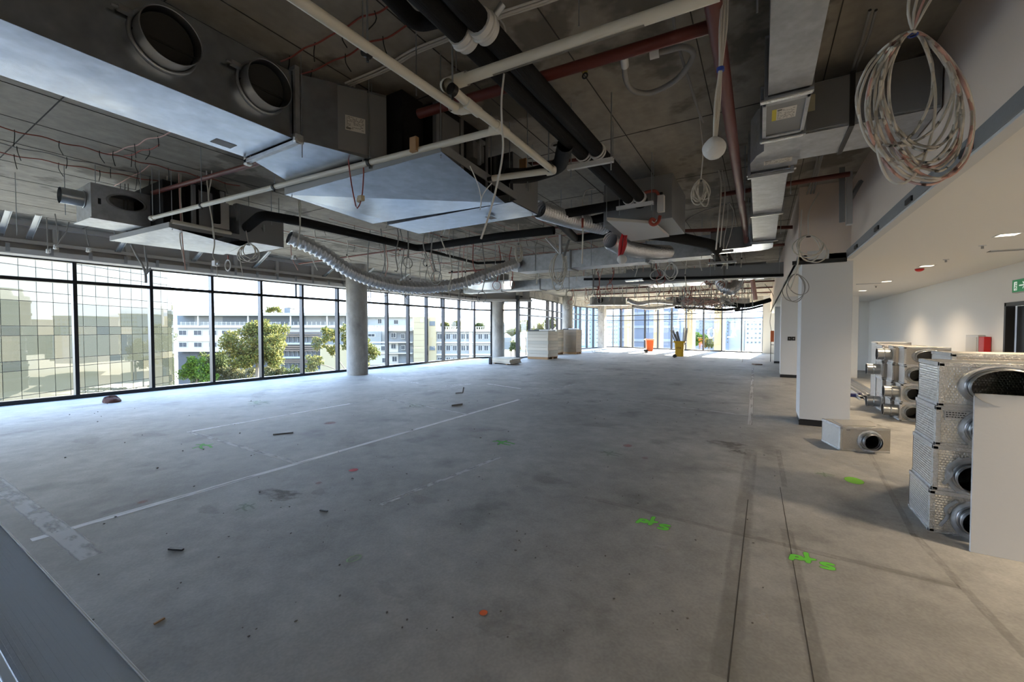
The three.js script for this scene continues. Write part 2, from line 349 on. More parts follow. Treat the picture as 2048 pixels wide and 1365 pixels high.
// ---- columns
for (const [x, z, r] of [[-12.35, -9.85, 0.36], [-12.76, -19.75, 0.36], [-11.55, -26.75, 0.36]]) {
  const c = structure('column', [x, 0, z]);
  local('shaft', new THREE.CylinderGeometry(r, r, SLAB, 48, 1).translate(0, SLAB / 2, 0), M.column, c);
}
{ const c = structure('column', [-12.0, 0, -35.4]); local('shaft', rbox(-0.3, 0.3, 0, SLAB, -0.3, 0.3, 0.02), M.column, c); }
for (const [x0, x1, z0, z1, n] of [[0.57, 1.24, -8.45, -9.2, 1], [0.57, 1.15, -16.6, -17.3, 2], [0.55, 1.1, -23.4, -24.1, 3]]) {
  const c = structure('column', [x0, 0, z0]);
  part('plaster_casing', rbox(x0, x1, 0.1, 2.72, z0, z1, 0.006), M.white, c);
  part('skirting', box(x0 + 0.012, x1 - 0.012, 0, 0.1, z0 - 0.012, z1 + 0.012), M.skirting, c);
  part('skirting_board', box(x0 - 0.004, x1 + 0.004, 0.0, 0.085, z0 - 0.02, z0 + 0.004), M.skirting, c);
  if (n === 1) part('bare_board', box(x0 + 0.01, x1, 2.72, SLAB, z0 + 0.02, z1), M.fascia, c);
}
for (const px of [1579, 1587]) {
  const p = atZ(px, 678, -16.59), t = thing('wall_switch', px < 1583 ? 'small black wall switch on the second white column, left of two' : 'small black wall switch on the second white column, right of two', 'switch', [p.x, p.y - 0.06, p.z]);
  local('switch_plate', rbox(-0.05, 0.05, 0, 0.13, -0.006, 0.014, 0.004), M.skirting, t); local('rocker', rbox(-0.015, 0.015, 0.045, 0.085, 0.012, 0.022, 0.003), M.cableGrey, t);
}

// ---------------------------------------------------------------- marks on the floor: paint, dirt bands, stains
const worn = (cut, k) => canvasTex(512, 64, (g, w, h) => {
  const im = g.createImageData(w, h);
  for (let y = 0; y < h; y++) for (let x = 0; x < w; x++) {
    const e = Math.min(1, Math.min(y, h - 1 - y) / 9), q = fbm(x / w, y / h * 0.125, 24, 4, 611), s = fbm(x / w, y / h * 0.125, 5, 3, 641);
    const a = Math.max(0, Math.min(1, (q + s * 0.7 - cut) * k)) * Math.min(1, e + (q - 0.4));
    const o = (y * w + x) * 4; im.data[o] = im.data[o + 1] = im.data[o + 2] = 255; im.data[o + 3] = 255 * Math.max(0, a);
  }
  g.putImageData(im, 0, 0);
});
const wornTex = worn(0.5, 2.2), mainTex = worn(0.28, 1.9);
const blotTex = (s, k, cut) => canvasTex(256, 256, (g, w, h) => {
  const im = g.createImageData(w, h);
  for (let y = 0; y < h; y++) for (let x = 0; x < w; x++) {
    const r = Math.hypot(x / w - 0.5, y / h - 0.5) * 2, q = fbm(x / w, y / h, 6, 5, s), a = Math.max(0, Math.min(1, (q * 1.3 + (1 - r) * 0.9 - cut) * k)) * (r < 1 ? 1 : 0);
    const o = (y * w + x) * 4; im.data[o] = im.data[o + 1] = im.data[o + 2] = 255; im.data[o + 3] = 255 * a;
  }
  g.putImageData(im, 0, 0);
});
const spray = (draw) => canvasTex(512, 512, (g, w, h) => {
  g.lineCap = g.lineJoin = 'round'; g.strokeStyle = g.fillStyle = '#fff'; draw(g);
  const im = g.getImageData(0, 0, w, h), src = new Uint8ClampedArray(im.data);
  for (let y = 0; y < h; y++) for (let x = 0; x < w; x++) {
    let a = 0; const R = 14; for (const [dx, dy] of [[0, 0], [R, 0], [-R, 0], [0, R], [0, -R], [7, 7], [-7, -7], [7, -7], [-7, 7]]) { const X = x + dx, Y = y + dy; if (X >= 0 && Y >= 0 && X < w && Y < h) a += src[(Y * w + X) * 4 + 3]; }
    a /= 9 * 255; const q = hash(x, y, 3), f = fbm(x / w, y / h, 12, 3, 671), o = (y * w + x) * 4;
    im.data[o] = im.data[o + 1] = im.data[o + 2] = 255; im.data[o + 3] = 255 * Math.min(1, Math.max(0, a * 2.2 - q * 0.42 - (0.55 - f) * 0.9));
  }
  g.putImageData(im, 0, 0);
});
const psTex = spray((g) => {
  g.lineWidth = 44; g.beginPath(); g.moveTo(70, 350); g.lineTo(95, 215); g.bezierCurveTo(190, 160, 210, 290, 100, 290); g.stroke();
  g.beginPath(); g.moveTo(225, 330); g.bezierCurveTo(250, 230, 215, 120, 235, 60); g.moveTo(150, 300); g.bezierCurveTo(200, 255, 260, 230, 290, 205); g.stroke();
  g.lineWidth = 48; g.beginPath(); g.moveTo(450, 240); g.bezierCurveTo(360, 205, 330, 300, 400, 305); g.bezierCurveTo(480, 315, 440, 400, 350, 375); g.stroke();
});
const scribTex = spray((g) => { g.lineWidth = 24; g.beginPath(); g.moveTo(90, 280); g.bezierCurveTo(200, 180, 300, 200, 420, 230); g.moveTo(120, 200); g.bezierCurveTo(220, 300, 280, 330, 400, 330); g.moveTo(240, 130); g.bezierCurveTo(260, 260, 200, 320, 250, 400); g.stroke(); });
const dotTex = spray((g) => { g.beginPath(); g.ellipse(256, 256, 150, 140, 0, 0, 7); g.fill(); });
const ringTex = spray((g) => { g.lineWidth = 34; g.beginPath(); g.ellipse(256, 256, 120, 150, 0.3, 0, 7); g.stroke(); });
const blots = [blotTex(701, 2.6, 0.95), blotTex(733, 3.2, 1.0)];
const paintMat = (t, color, op = 1) => std({ color, map: t, transparent: true, opacity: op, roughness: 0.75 });
const PM = {
  white: paintMat(mainTex, C(0.92, 0.92, 0.93), 1), faint: paintMat(wornTex, C(0.85, 0.85, 0.85), 0.65), bright: paintMat(wornTex, C(0.8, 0.8, 0.8), 0.85),
  dust: paintMat(wornTex, C(0.16, 0.15, 0.14), 0.2), hair: std({ color: C(0.07, 0.065, 0.06), roughness: 0.9 }),
  ps: paintMat(psTex, C(0.18, 0.74, 0.07), 0.95), scrib: paintMat(scribTex, C(0.13, 0.55, 0.09), 0.85), scribFaint: paintMat(scribTex, C(0.15, 0.5, 0.12), 0.3), greenDot: paintMat(dotTex, C(0.25, 0.68, 0.05), 0.85), ring: paintMat(ringTex, C(0.3, 0.6, 0.15), 0.45),
  pink: paintMat(dotTex, C(0.75, 0.1, 0.13), 0.75), pinkFaint: paintMat(dotTex, C(0.7, 0.15, 0.16), 0.35), orange: paintMat(dotTex, C(0.85, 0.16, 0.03), 1),
  stain: paintMat(blots[0], C(0.12, 0.1, 0.08), 0.45), stain2: paintMat(blots[1], C(0.24, 0.21, 0.18), 0.14), pale: paintMat(blots[0], C(0.7, 0.69, 0.67), 0.3),
};
let lift = 0.0012;
function flatQuad(name, corners, mat, label) {
  lift += 0.00003; const g = new THREE.BufferGeometry(), [a, b, c, d] = corners.map((q) => V(q.x, lift, q.z));
  g.setAttribute('position', new THREE.Float32BufferAttribute([a, b, c, a, c, d].flatMap((q) => [q.x, q.y, q.z]), 3));
  g.setAttribute('uv', new THREE.Float32BufferAttribute([0, 0, 1, 0, 1, 1, 0, 0, 1, 1, 0, 1], 2)); g.computeVertexNormals();
  return part(name, g, mat, floor, label);
}
function stripe(p, q, w, mat, name, label) {
  const a = atY(...p, 0), b = atY(...q, 0), d = b.clone().sub(a).normalize(), s = V(d.z, 0, -d.x).multiplyScalar(w / 2);
  return flatQuad(name, [a.clone().sub(s), b.clone().sub(s), b.clone().add(s), a.clone().add(s)].reverse(), mat, label);
}
function spot(px, py, w, h, mat, name, label, turn = 0) {
  const c = atY(px, py, 0), u = V(Math.cos(turn), 0, -Math.sin(turn)).multiplyScalar(w / 2), v = V(-Math.sin(turn), 0, -Math.cos(turn)).multiplyScalar(h / 2);
  return flatQuad(name, [c.clone().sub(u).sub(v), c.clone().add(u).sub(v), c.clone().add(u).add(v), c.clone().sub(u).add(v)], mat, label);
}
const WL = 'worn white painted line on grey concrete';
stripe([62, 1081], [1037, 800], 0.095, PM.white, 'painted_line', WL); stripe([375, 865], [700, 808], 0.085, PM.white, 'painted_line', WL); stripe([700, 808], [945, 768], 0.085, PM.faint, 'painted_line', WL);
stripe([378, 864], [592, 926], 0.09, PM.faint, 'painted_line', WL); stripe([760, 797], [936, 829], 0.09, PM.faint, 'painted_line', WL); stripe([-20, 957], [185, 1114], 0.15, PM.faint, 'painted_line', WL);
stripe([1215, 797], [1500, 832], 0.08, PM.faint, 'painted_line', WL); stripe([1506, 735], [1500, 850], 0.09, PM.faint, 'painted_line', WL); stripe([885, 773], [942, 768], 0.16, PM.bright, 'painted_line', WL);
stripe([733, 750], [792, 762], 0.07, PM.bright, 'painted_line', WL); stripe([812, 763], [838, 767], 0.09, PM.bright, 'painted_line', WL); stripe([975, 768], [1042, 778], 0.07, PM.white, 'painted_line', WL);
stripe([1037, 800], [1150, 768], 0.08, PM.faint, 'painted_line', WL); stripe([760, 1010], [1000, 915], 0.08, PM.faint, 'painted_line', WL); stripe([-30, 1001], [45, 992], 0.1, PM.faint, 'painted_line', WL);
stripe([1502, 900], [1450, 1360], 0.15, PM.dust, 'dirt_band'); stripe([1496, 1000], [1452, 1400], 0.007, PM.hair, 'saw_cut'); stripe([1556, 900], [1570, 975], 0.06, PM.dust, 'dirt_band'); stripe([1560, 975], [1634, 1400], 0.005, PM.hair, 'saw_cut'); stripe([1572, 1060], [1650, 1400], 0.09, PM.dust, 'dirt_band');
stripe([1170, 995], [1920, 1175], 0.07, PM.dust, 'dirt_band'); stripe([1735, 900], [1830, 1075], 0.05, PM.dust, 'dirt_band'); stripe([1826, 1068], [2060, 1320], 0.06, PM.dust, 'dirt_band');
const GM = 'green spray-painted set-out mark on the concrete';
spot(1306, 1047, 0.32, 0.3, PM.ps, 'spray_mark', 'green sprayed letters p s, the pair farther from the camera', 0.03); spot(1621, 1122, 0.32, 0.27, PM.ps, 'spray_mark', 'green sprayed letters p s, the pair nearer the camera', 0.03);
spot(408, 893, 0.5, 0.45, PM.scrib, 'spray_mark', GM); spot(518, 806, 1.0, 0.8, PM.scribFaint, 'spray_mark', GM); spot(833, 812, 0.7, 0.7, PM.scribFaint, 'spray_mark', GM); spot(1007, 886, 0.5, 0.45, PM.scrib, 'spray_mark', GM); spot(493, 1015, 0.3, 0.3, PM.scribFaint, 'spray_mark', GM); spot(708, 1118, 0.14, 0.17, PM.ring, 'spray_mark', GM); spot(1708, 962, 0.27, 0.42, PM.greenDot, 'spray_mark', GM); spot(1650, 950, 0.25, 0.3, PM.scribFaint, 'spray_mark', GM); spot(1222, 908, 0.4, 0.4, PM.scribFaint, 'spray_mark', GM);
for (const [x, y, w, m] of [[707, 941, 0.16, PM.pink], [285, 1005, 0.12, PM.pinkFaint], [660, 847, 0.3, PM.pinkFaint], [1255, 892, 0.2, PM.pinkFaint], [1290, 917, 0.12, PM.pinkFaint], [637, 967, 0.1, PM.pinkFaint], [967, 1227, 0.075, PM.orange]]) spot(x, y, w, w * 1.15, m, 'paint_dot', m === PM.orange ? 'orange sprayed dot' : 'pink sprayed dot');
for (const [x, y, w, h, m] of [[1455, 890, 0.7, 0.6, PM.stain], [1475, 905, 0.3, 0.3, PM.stain], [560, 990, 0.7, 0.35, PM.stain], [1000, 1255, 0.5, 0.3, PM.stain2], [640, 985, 0.4, 0.3, PM.stain2], [300, 870, 1.2, 0.6, PM.stain2], [180, 880, 1.4, 0.7, PM.stain2], [520, 790, 2.2, 0.7, PM.stain2], [700, 880, 1, 0.5, PM.stain2], [950, 860, 1.2, 0.6, PM.stain2], [1200, 850, 1.5, 0.7, PM.stain2], [1100, 960, 0.9, 0.5, PM.stain2], [1350, 800, 2.2, 1, PM.stain2], [850, 1000, 0.6, 0.4, PM.stain2], [1322, 1096, 0.15, 0.1, PM.pale], [1455, 932, 0.4, 0.25, PM.pale], [1000, 760, 3, 1.4, PM.stain2], [1250, 740, 4, 2, PM.stain2], [420, 1020, 0.6, 0.3, PM.stain2], [1530, 1240, 0.12, 0.16, PM.pale], [780, 1180, 0.5, 0.2, PM.stain2], [1710, 930, 0.35, 0.06, PM.pale]]) spot(x, y, w, h, m, 'floor_stain', null, rnd(-0.6, 0.6));

// ---------------------------------------------------------------- downlights in the white ceiling
function downlight(x, z, label) {
  const t = thing('downlight', label, 'downlight', [x, 2.7, z], 'square downlights in the white ceiling');
  const rim = join([rbox(-0.1, 0.1, -0.006, 0.001, -0.1, -0.08, 0.002), rbox(-0.1, 0.1, -0.006, 0.001, 0.08, 0.1, 0.002), rbox(-0.1, -0.08, -0.006, 0.001, -0.08, 0.08, 0.002), rbox(0.08, 0.1, -0.006, 0.001, -0.08, 0.08, 0.002)]);
  local('trim_ring', rim, M.white, t);
  local('lamp_lens', box(-0.08, 0.08, -0.003, 0.001, -0.08, 0.08), std({ color: C(0.8, 0.75, 0.6), emissive: C(1, 0.88, 0.68), emissiveIntensity: 2.2 }), t);
  const l = new THREE.SpotLight(new THREE.Color(1, 0.79, 0.54), 11, 0, 1.15, 0.8, 2); l.name = 'downlight_lamp';
  l.position.set(0, -0.02, 0); l.target.position.set(0, -2.7, 0); l.castShadow = true; l.shadow.radius = 5; t.add(l, l.target);
}
const dls = ['nearest of the visible square downlights, above the foil boxes', 'square downlight beside the red ceiling beacon', 'small square downlight past the red beacon, farther down the corridor', 'farthest small square downlight by the white pier'];
[-7.09, -9.82, -12.49, -15.1].forEach((z, i) => downlight(2.43, z, dls[i]));
[4.0, 1.25, -1.6, -4.35].forEach((z, i) => downlight(2.43, z, ['square downlight behind the camera by the back wall', 'square downlight just behind the camera, right', 'square downlight right of the camera beyond the edge', 'square downlight above the near foil stack'][i]));
// ---------------------------------------------------------------- ducts and fan coil units
function panelGeo(u0, u1, v0, v1, holes, t = 0.003) {
  const s = new THREE.Shape([[u0, v0], [u1, v0], [u1, v1], [u0, v1]].map(([a, b]) => new THREE.Vector2(a, b)));
  for (const [u, v, ru, rv] of holes) { const h = new THREE.Path(); h.absellipse(u, v, ru, rv || ru, 0, Math.PI * 2, true); s.holes.push(h); }
  return new THREE.ExtrudeGeometry(s, { depth: t, bevelEnabled: false, curveSegments: 40 });
}
// a sheet-metal box, hollow, with holes in its +x face ([z, y, rz, ry]) and its +z face ([x, y, rx, ry])
function casing(x0, x1, y0, y1, z0, z1, hx = [], hz = []) {
  return join([
    metric(panelGeo(-z1, -z0, y0, y1, hx.map(([z, y, a, b]) => [-z, y, a, b])).rotateY(Math.PI / 2).translate(x1 - 0.003, 0, 0)),
    metric(panelGeo(x0, x1, y0, y1, hz).translate(0, 0, z1 - 0.003)),
    box(x0, x0 + 0.003, y0, y1, z0, z1), box(x0, x1, y0, y1, z0, z0 + 0.003), box(x0, x1, y0, y0 + 0.003, z0, z1), box(x0, x1, y1 - 0.003, y1, z0, z1),
  ]);
}
function collarX(x, y, z, r, len) { // round collar standing out of a +x face, with its bead
  return join([new THREE.CylinderGeometry(r, r, len, 48, 1, true).rotateZ(Math.PI / 2).translate(x + len / 2, y, z), new THREE.TorusGeometry(r + 0.012, 0.012, 10, 48).rotateY(Math.PI / 2).translate(x + 0.008, y, z), new THREE.TorusGeometry(r, 0.004, 6, 48).rotateY(Math.PI / 2).translate(x + len, y, z)]);
}
const flangeZ = (x0, x1, y0, y1, z, w = 0.035) => join([rbox(x0 - w, x1 + w, y0 - w, y0, z - 0.02, z + 0.02, 0.004), rbox(x0 - w, x1 + w, y1, y1 + w, z - 0.02, z + 0.02, 0.004), rbox(x0 - w, x0, y0, y1, z - 0.02, z + 0.02, 0.004), rbox(x1, x1 + w, y0, y1, z - 0.02, z + 0.02, 0.004)]);
const flangeX = (x, y0, y1, z0, z1, w = 0.03) => join([rbox(x - 0.018, x + 0.018, y0 - w, y0, z0 - w, z1 + w, 0.004), rbox(x - 0.018, x + 0.018, y1, y1 + w, z0 - w, z1 + w, 0.004), rbox(x - 0.018, x + 0.018, y0, y1, z0 - w, z0, 0.004), rbox(x - 0.018, x + 0.018, y0, y1, z1, z1 + w, 0.004)]);
const printTex = canvasTex(256, 160, (g, w, h) => {
  g.fillStyle = '#d9d4cc'; g.fillRect(0, 0, w, h); g.fillStyle = '#4a4742';
  for (let i = 0; i < 9; i++) { let x = 14; while (x < 230) { const l = rnd(8, 34); if (rnd() > 0.25) g.fillRect(x, 12 + i * 15, Math.min(l, 236 - x), 5); x += l + 8; } }
  g.fillStyle = '#6e6a64'; g.fillRect(10, 128, 60, 20);
});
const printMat = std({ map: printTex, roughness: 0.7 });
function sticker(c, u, v, w, h, mat, parent, name = 'paper_label') { // a stuck-on label centred at c with edges along u and v
  const a = u.clone().multiplyScalar(w / 2), b = v.clone().multiplyScalar(h / 2), q = [c.clone().sub(a).sub(b), c.clone().add(a).sub(b), c.clone().add(a).add(b), c.clone().sub(a).add(b)];
  const g = new THREE.BufferGeometry(); g.setAttribute('position', new THREE.Float32BufferAttribute([q[0], q[1], q[2], q[0], q[2], q[3]].flatMap((k) => [k.x, k.y, k.z]), 3));
  g.setAttribute('uv', new THREE.Float32BufferAttribute([0, 0, 1, 0, 1, 1, 0, 0, 1, 1, 0, 1], 2)); g.computeVertexNormals(); return part(name, g, mat, parent);
}
const UX = V(1, 0, 0), UY = V(0, 1, 0), UZ = V(0, 0, 1), NZ = V(0, 0, -1);

// big supply plenum with two open spigots, upper left
{
  const t = thing('supply_plenum', 'long galvanised rectangular plenum with two open round spigots, upper left under the ceiling', 'duct', [-3.75, 3.2, -0.5]);
  const holes = [[-1.2, 3.475, 0.165], [-1.82, 3.485, 0.165]];
  part('casing_sheet', casing(-4.12, -3.38, 3.2, 3.75, -2.07, 3.2, holes), M.galvShiny, t);
  for (const [z, y, r] of holes) {
    part('spigot_collar', collarX(-3.38, y, z, r, 0.13), M.collar, t, 'open round galvanised spigot');
    part('spigot_lining', join([new THREE.CylinderGeometry(r * 0.99, r * 0.99, 0.3, 32, 1, true).rotateZ(Math.PI / 2).translate(-3.53, y, z), new THREE.CylinderGeometry(r, r, 0.005, 32).rotateZ(Math.PI / 2).translate(-3.68, y, z)]), M.dark, t);
    part('damper_blade', join([new THREE.CylinderGeometry(r * 0.96, r * 0.96, 0.004, 32).rotateZ(1.2).translate(-3.36, y, z), rod(V(-3.36, y - 0.01, z - r), V(-3.36, y - 0.01, z + r), 0.008)]), M.galvInside, t);
    part('blade_lever', join([box(-3.36, -3.32, y + 0.05, y + 0.08, z + r + 0.005, z + r + 0.07), rod(V(-3.34, y + 0.065, z + r), V(-3.34, y + 0.065, z + r + 0.1), 0.008)]), M.galvDull, t);
  }
  part('flange', flangeZ(-4.13, -3.37, 3.19, 3.76, -2.09), M.galv, t);
  part('sealing_tape', rbox(-3.37, -3.325, 3.16, 3.24, -2.14, -2.06, 0.012), M.foilTape, t); part('sealing_tape', rbox(-4.17, -4.11, 3.14, 3.2, -2.13, -2.07, 0.01), M.foilTape, t);
  sticker(V(-3.98, 3.1985, -1.82), NZ, UX, 0.16, 0.12, std({ color: C(0.22, 0.22, 0.23), roughness: 0.6 }), t);
  part('hanger_wire', rod(V(-3.33, 3.9, -2.12), V(-3.33, 3.05, -2.12), 0.004, 6), M.rodSteel, t);
}
function trayGeo(N, R, B, L, p, q, drop) { // cross-broken sheet bottom: creases from L to p and from p to q
  const P = N.clone().lerp(R, p), Q = R.clone().lerp(B, 1 - q); P.y -= drop;
  return faces([[N, L, P], [L, B, Q, P], [P, Q, R]]);
}
function rim(N, R, B, L, h) { const f = []; for (const [a, b] of [[N, R], [R, B], [B, L], [L, N]]) f.push(bar(a.clone().setY(a.y + h / 2), b.clone().setY(b.y + h / 2), 0.012, h)); return join(f); }
function fanCoil(o) {
  const t = thing('fan_coil_unit', o.label, 'air unit', [o.N.x, 3.05, o.N.z]);
  const { N, R, B, L } = o;
  part('drip_tray', trayGeo(N, R, B, L, 0.8, 0.14, 0.11), o.metal, t, 'folded sheet metal drip tray');
  part('tray_rim', rim(N, R, B, L, 0.075), M.galvDull, t);
  const [x0, x1, z0, z1] = o.body;    // x0 < x1, z0 (far) < z1 (near)
  part('filter_section', rbox(x0, x1 - 0.12, 3.14, 3.8, z1 - 0.28, z1, 0.01), M.black, t);
  part('coil_casing', rbox(x0, x1, 3.14, 3.82, z0, z1 - 0.34, 0.01), M.black, t);
  part('frame_post', join([rbox(x1 - 0.03, x1 + 0.02, 3.12, 3.8, z1 - 0.36, z1 - 0.31, 0.004), rbox(x1 - 0.03, x1 + 0.02, 3.12, 3.8, z1 - 0.74, z1 - 0.69, 0.004), rbox(x1 - 0.01, x1 + 0.015, 3.12, 3.8, z0 + 0.02, z0 + 0.06, 0.004)]), M.galvDull, t);
  part('access_panel', rbox(x1, x1 + 0.015, 3.2, 3.74, z1 - 0.67, z1 - 0.4, 0.004), M.galvDull, t);
  part('control_box', rbox(x1, x1 + 0.1, 3.42, 3.6, z1 - 1.0, z1 - 0.8, 0.008), M.galvDull, t);
  part('bracket', join([rbox(x1 + 0.1, x1 + 0.13, 3.36, 3.64, z1 - 0.9, z1 - 0.87, 0.004), rbox(x1 + 0.02, x1 + 0.13, 3.6, 3.64, z1 - 0.98, z1 - 0.87, 0.004)]), M.galv, t);
  const [ex0, ex1, ez0, ez1, ey1] = o.end;
  part('end_box', casing(ex0, ex1, 3.04, ey1, ez0, ez1), o.endMetal || M.galvShiny, t);
  part('end_box_side', rbox(ex1, ex1 + 0.006, 3.05, ey1 - 0.01, ez0 + 0.01, ez1 - 0.01, 0.002), M.galvDull, t);
  part('drain_valve', join([rod(V(ex1, 3.3, (ez0 + ez1) / 2), V(ex1 + 0.04, 3.3, (ez0 + ez1) / 2), 0.02, 12), rbox(ex1 + 0.03, ex1 + 0.05, 3.24, 3.36, (ez0 + ez1) / 2 - 0.012, (ez0 + ez1) / 2 + 0.012, 0.004)]), M.rodSteel, t);
  for (const [x, z] of [[N.x - 0.05, N.z - 0.05], [R.x - 0.06, R.z + 0.05], [L.x + 0.06, L.z - 0.04], [ex1 - 0.05, ez0 + 0.05]]) part('hanger_rod', rod(V(x, 3.03, z), V(x, SLAB, z), 0.005, 6), M.rodSteel, t);
  if (o.stickers) for (const [x, z] of o.stickers) sticker(V(x, 3.017, z), NZ, UX, 0.14, 0.1, std({ color: C(0.25, 0.25, 0.26), roughness: 0.6 }), t);
  return t;
}
const P1 = { N: atY(883, 304, 3.05), R: atY(1033, 400, 3.05), B: atY(746, 448, 3.05), L: atY(570, 390, 3.05) };
const unit1 = fanCoil({ ...P1, label: 'large fan coil unit with wide shiny folded drip tray, middle of the ceiling', metal: M.galvShiny, body: [-4.28, -2.72, -4.0, -2.78], end: [-4.42, -2.42, -4.66, -4.04, 3.6], stickers: [[-2.75, -3.75], [-2.95, -4.4]] });
{ // sheet-metal transition from plenum to unit
  const t = unit1, y = 3.2;
  part('transition', hexa([V(-4.12, y, -2.11), V(-4.35, 3.15, -2.72), V(-3.02, 3.15, -2.76), V(-3.37, y, -2.11)], [V(-4.12, 3.75, -2.11), V(-4.35, 3.78, -2.72), V(-3.02, 3.78, -2.76), V(-3.37, 3.75, -2.11)]), M.galvShiny, t);
  const a = V(-3.37, 3.45, -2.11), d = V(-3.02, 3.45, -2.76).sub(a).normalize(), n = V(-d.z, 0, d.x).normalize(); if (n.x < 0) n.negate();
  part('side_sheet', bar(V(-3.365, 3.475, -2.13), V(-3.02, 3.475, -2.76), 0.006, 0.56), M.galvDull, t);
  sticker(a.clone().addScaledVector(d, 0.46).addScaledVector(n, 0.012).setY(3.44), d, UY, 0.17, 0.13, printMat, t);
}
const P2 = { N: atY(339, 455, 3.05), R: atY(509, 484, 3.05), B: atY(447, 510, 3.05), L: atY(220, 482, 3.05) };
const unit2 = fanCoil({ ...P2, label: 'fan coil unit with pale folded drip tray, hung by the left windows', metal: M.galv, body: [-8.75, -7.4, -3.4, -2.62], end: [-8.7, -7.2, -4.22, -3.5, 3.62], endMetal: M.galv });
part('coil_pipe', pipe([V(-7.3, 3.75, -3.0), V(-7.25, 3.75, -3.2), V(-7.25, 3.25, -3.2)], 0.05), M.black, unit2);
part('board_patch', rbox(-7.38, -7.34, 3.2, 3.62, -3.42, -3.2, 0.004), M.paper, unit2);
{ // plenum of the left unit, with an oval hole and a round spigot
  const t = thing('supply_plenum', 'short galvanised plenum with an oval opening and one round spigot, near the left windows', 'duct', [-8.1, 3.14, -2.1]);
  const z1 = atY(183, 433, 3.17).z, x1 = atY(183, 433, 3.17).x;
  const zf = atX(316, 440, x1).z;
  part('casing_sheet', casing(x1 - 0.64, x1, 3.16, 3.64, zf, z1, [[(z1 + zf) / 2 - 0.01, 3.45, 0.21, 0.11]], [[x1 - 0.3, 3.45, 0.11]]), M.galv, t);
  part('oval_rim', new THREE.TorusGeometry(0.108, 0.01, 8, 40).scale(1.95, 1, 1).rotateY(Math.PI / 2).translate(x1 + 0.003, 3.45, (z1 + zf) / 2 - 0.01), M.galvDull, t);
  part('spigot_collar', join([new THREE.CylinderGeometry(0.11, 0.11, 0.24, 40, 1, true).rotateX(Math.PI / 2).translate(x1 - 0.3, 3.45, z1 + 0.12), new THREE.TorusGeometry(0.115, 0.008, 8, 40).translate(x1 - 0.3, 3.45, z1 + 0.01)]), M.collar, t);
  part('bottom_sheet', slabOf([[x1 - 0.66, z1 + 0.03], [x1 + 0.02, z1 + 0.02], [x1 + 0.02, zf], [x1 - 0.68, zf]], 3.145, 3.158), M.galv, t, 'pale bottom sheet');
  part('side_slot', box(x1, x1 + 0.004, 3.36, 3.44, z1 - 0.1, z1 - 0.07), M.dark, t);
}
// third unit beyond the black pipes, and the far ones
{
  const t = thing('fan_coil_unit', 'fan coil unit with small white drip tray, behind the black pipes and red tag', 'air unit', [-2.2, 3.05, -6.5]);
  const q = [[1213, 441], [1306, 448], [1338, 474], [1262, 483]].map(([x, y]) => atY(x, y, 3.05));
  part('drip_tray', hexa([q[3], q[2], q[1], q[0]].map((p) => p.clone()), [q[3], q[2], q[1], q[0]].map((p) => p.clone().setY(3.09))), M.white, t);
  const c = q[0].clone().add(q[1]).add(q[2]).add(q[3]).multiplyScalar(0.25);
  part('coil_casing', rbox(c.x - 0.45, c.x + 0.5, 3.1, 3.7, c.z - 0.75, c.z + 0.35, 0.01), M.galvDull, t);
  for (const k of q) part('hanger_rod', rod(k.clone(), k.clone().setY(SLAB), 0.005, 6), M.rodSteel, t);
  t.position.y = 3.05;
}
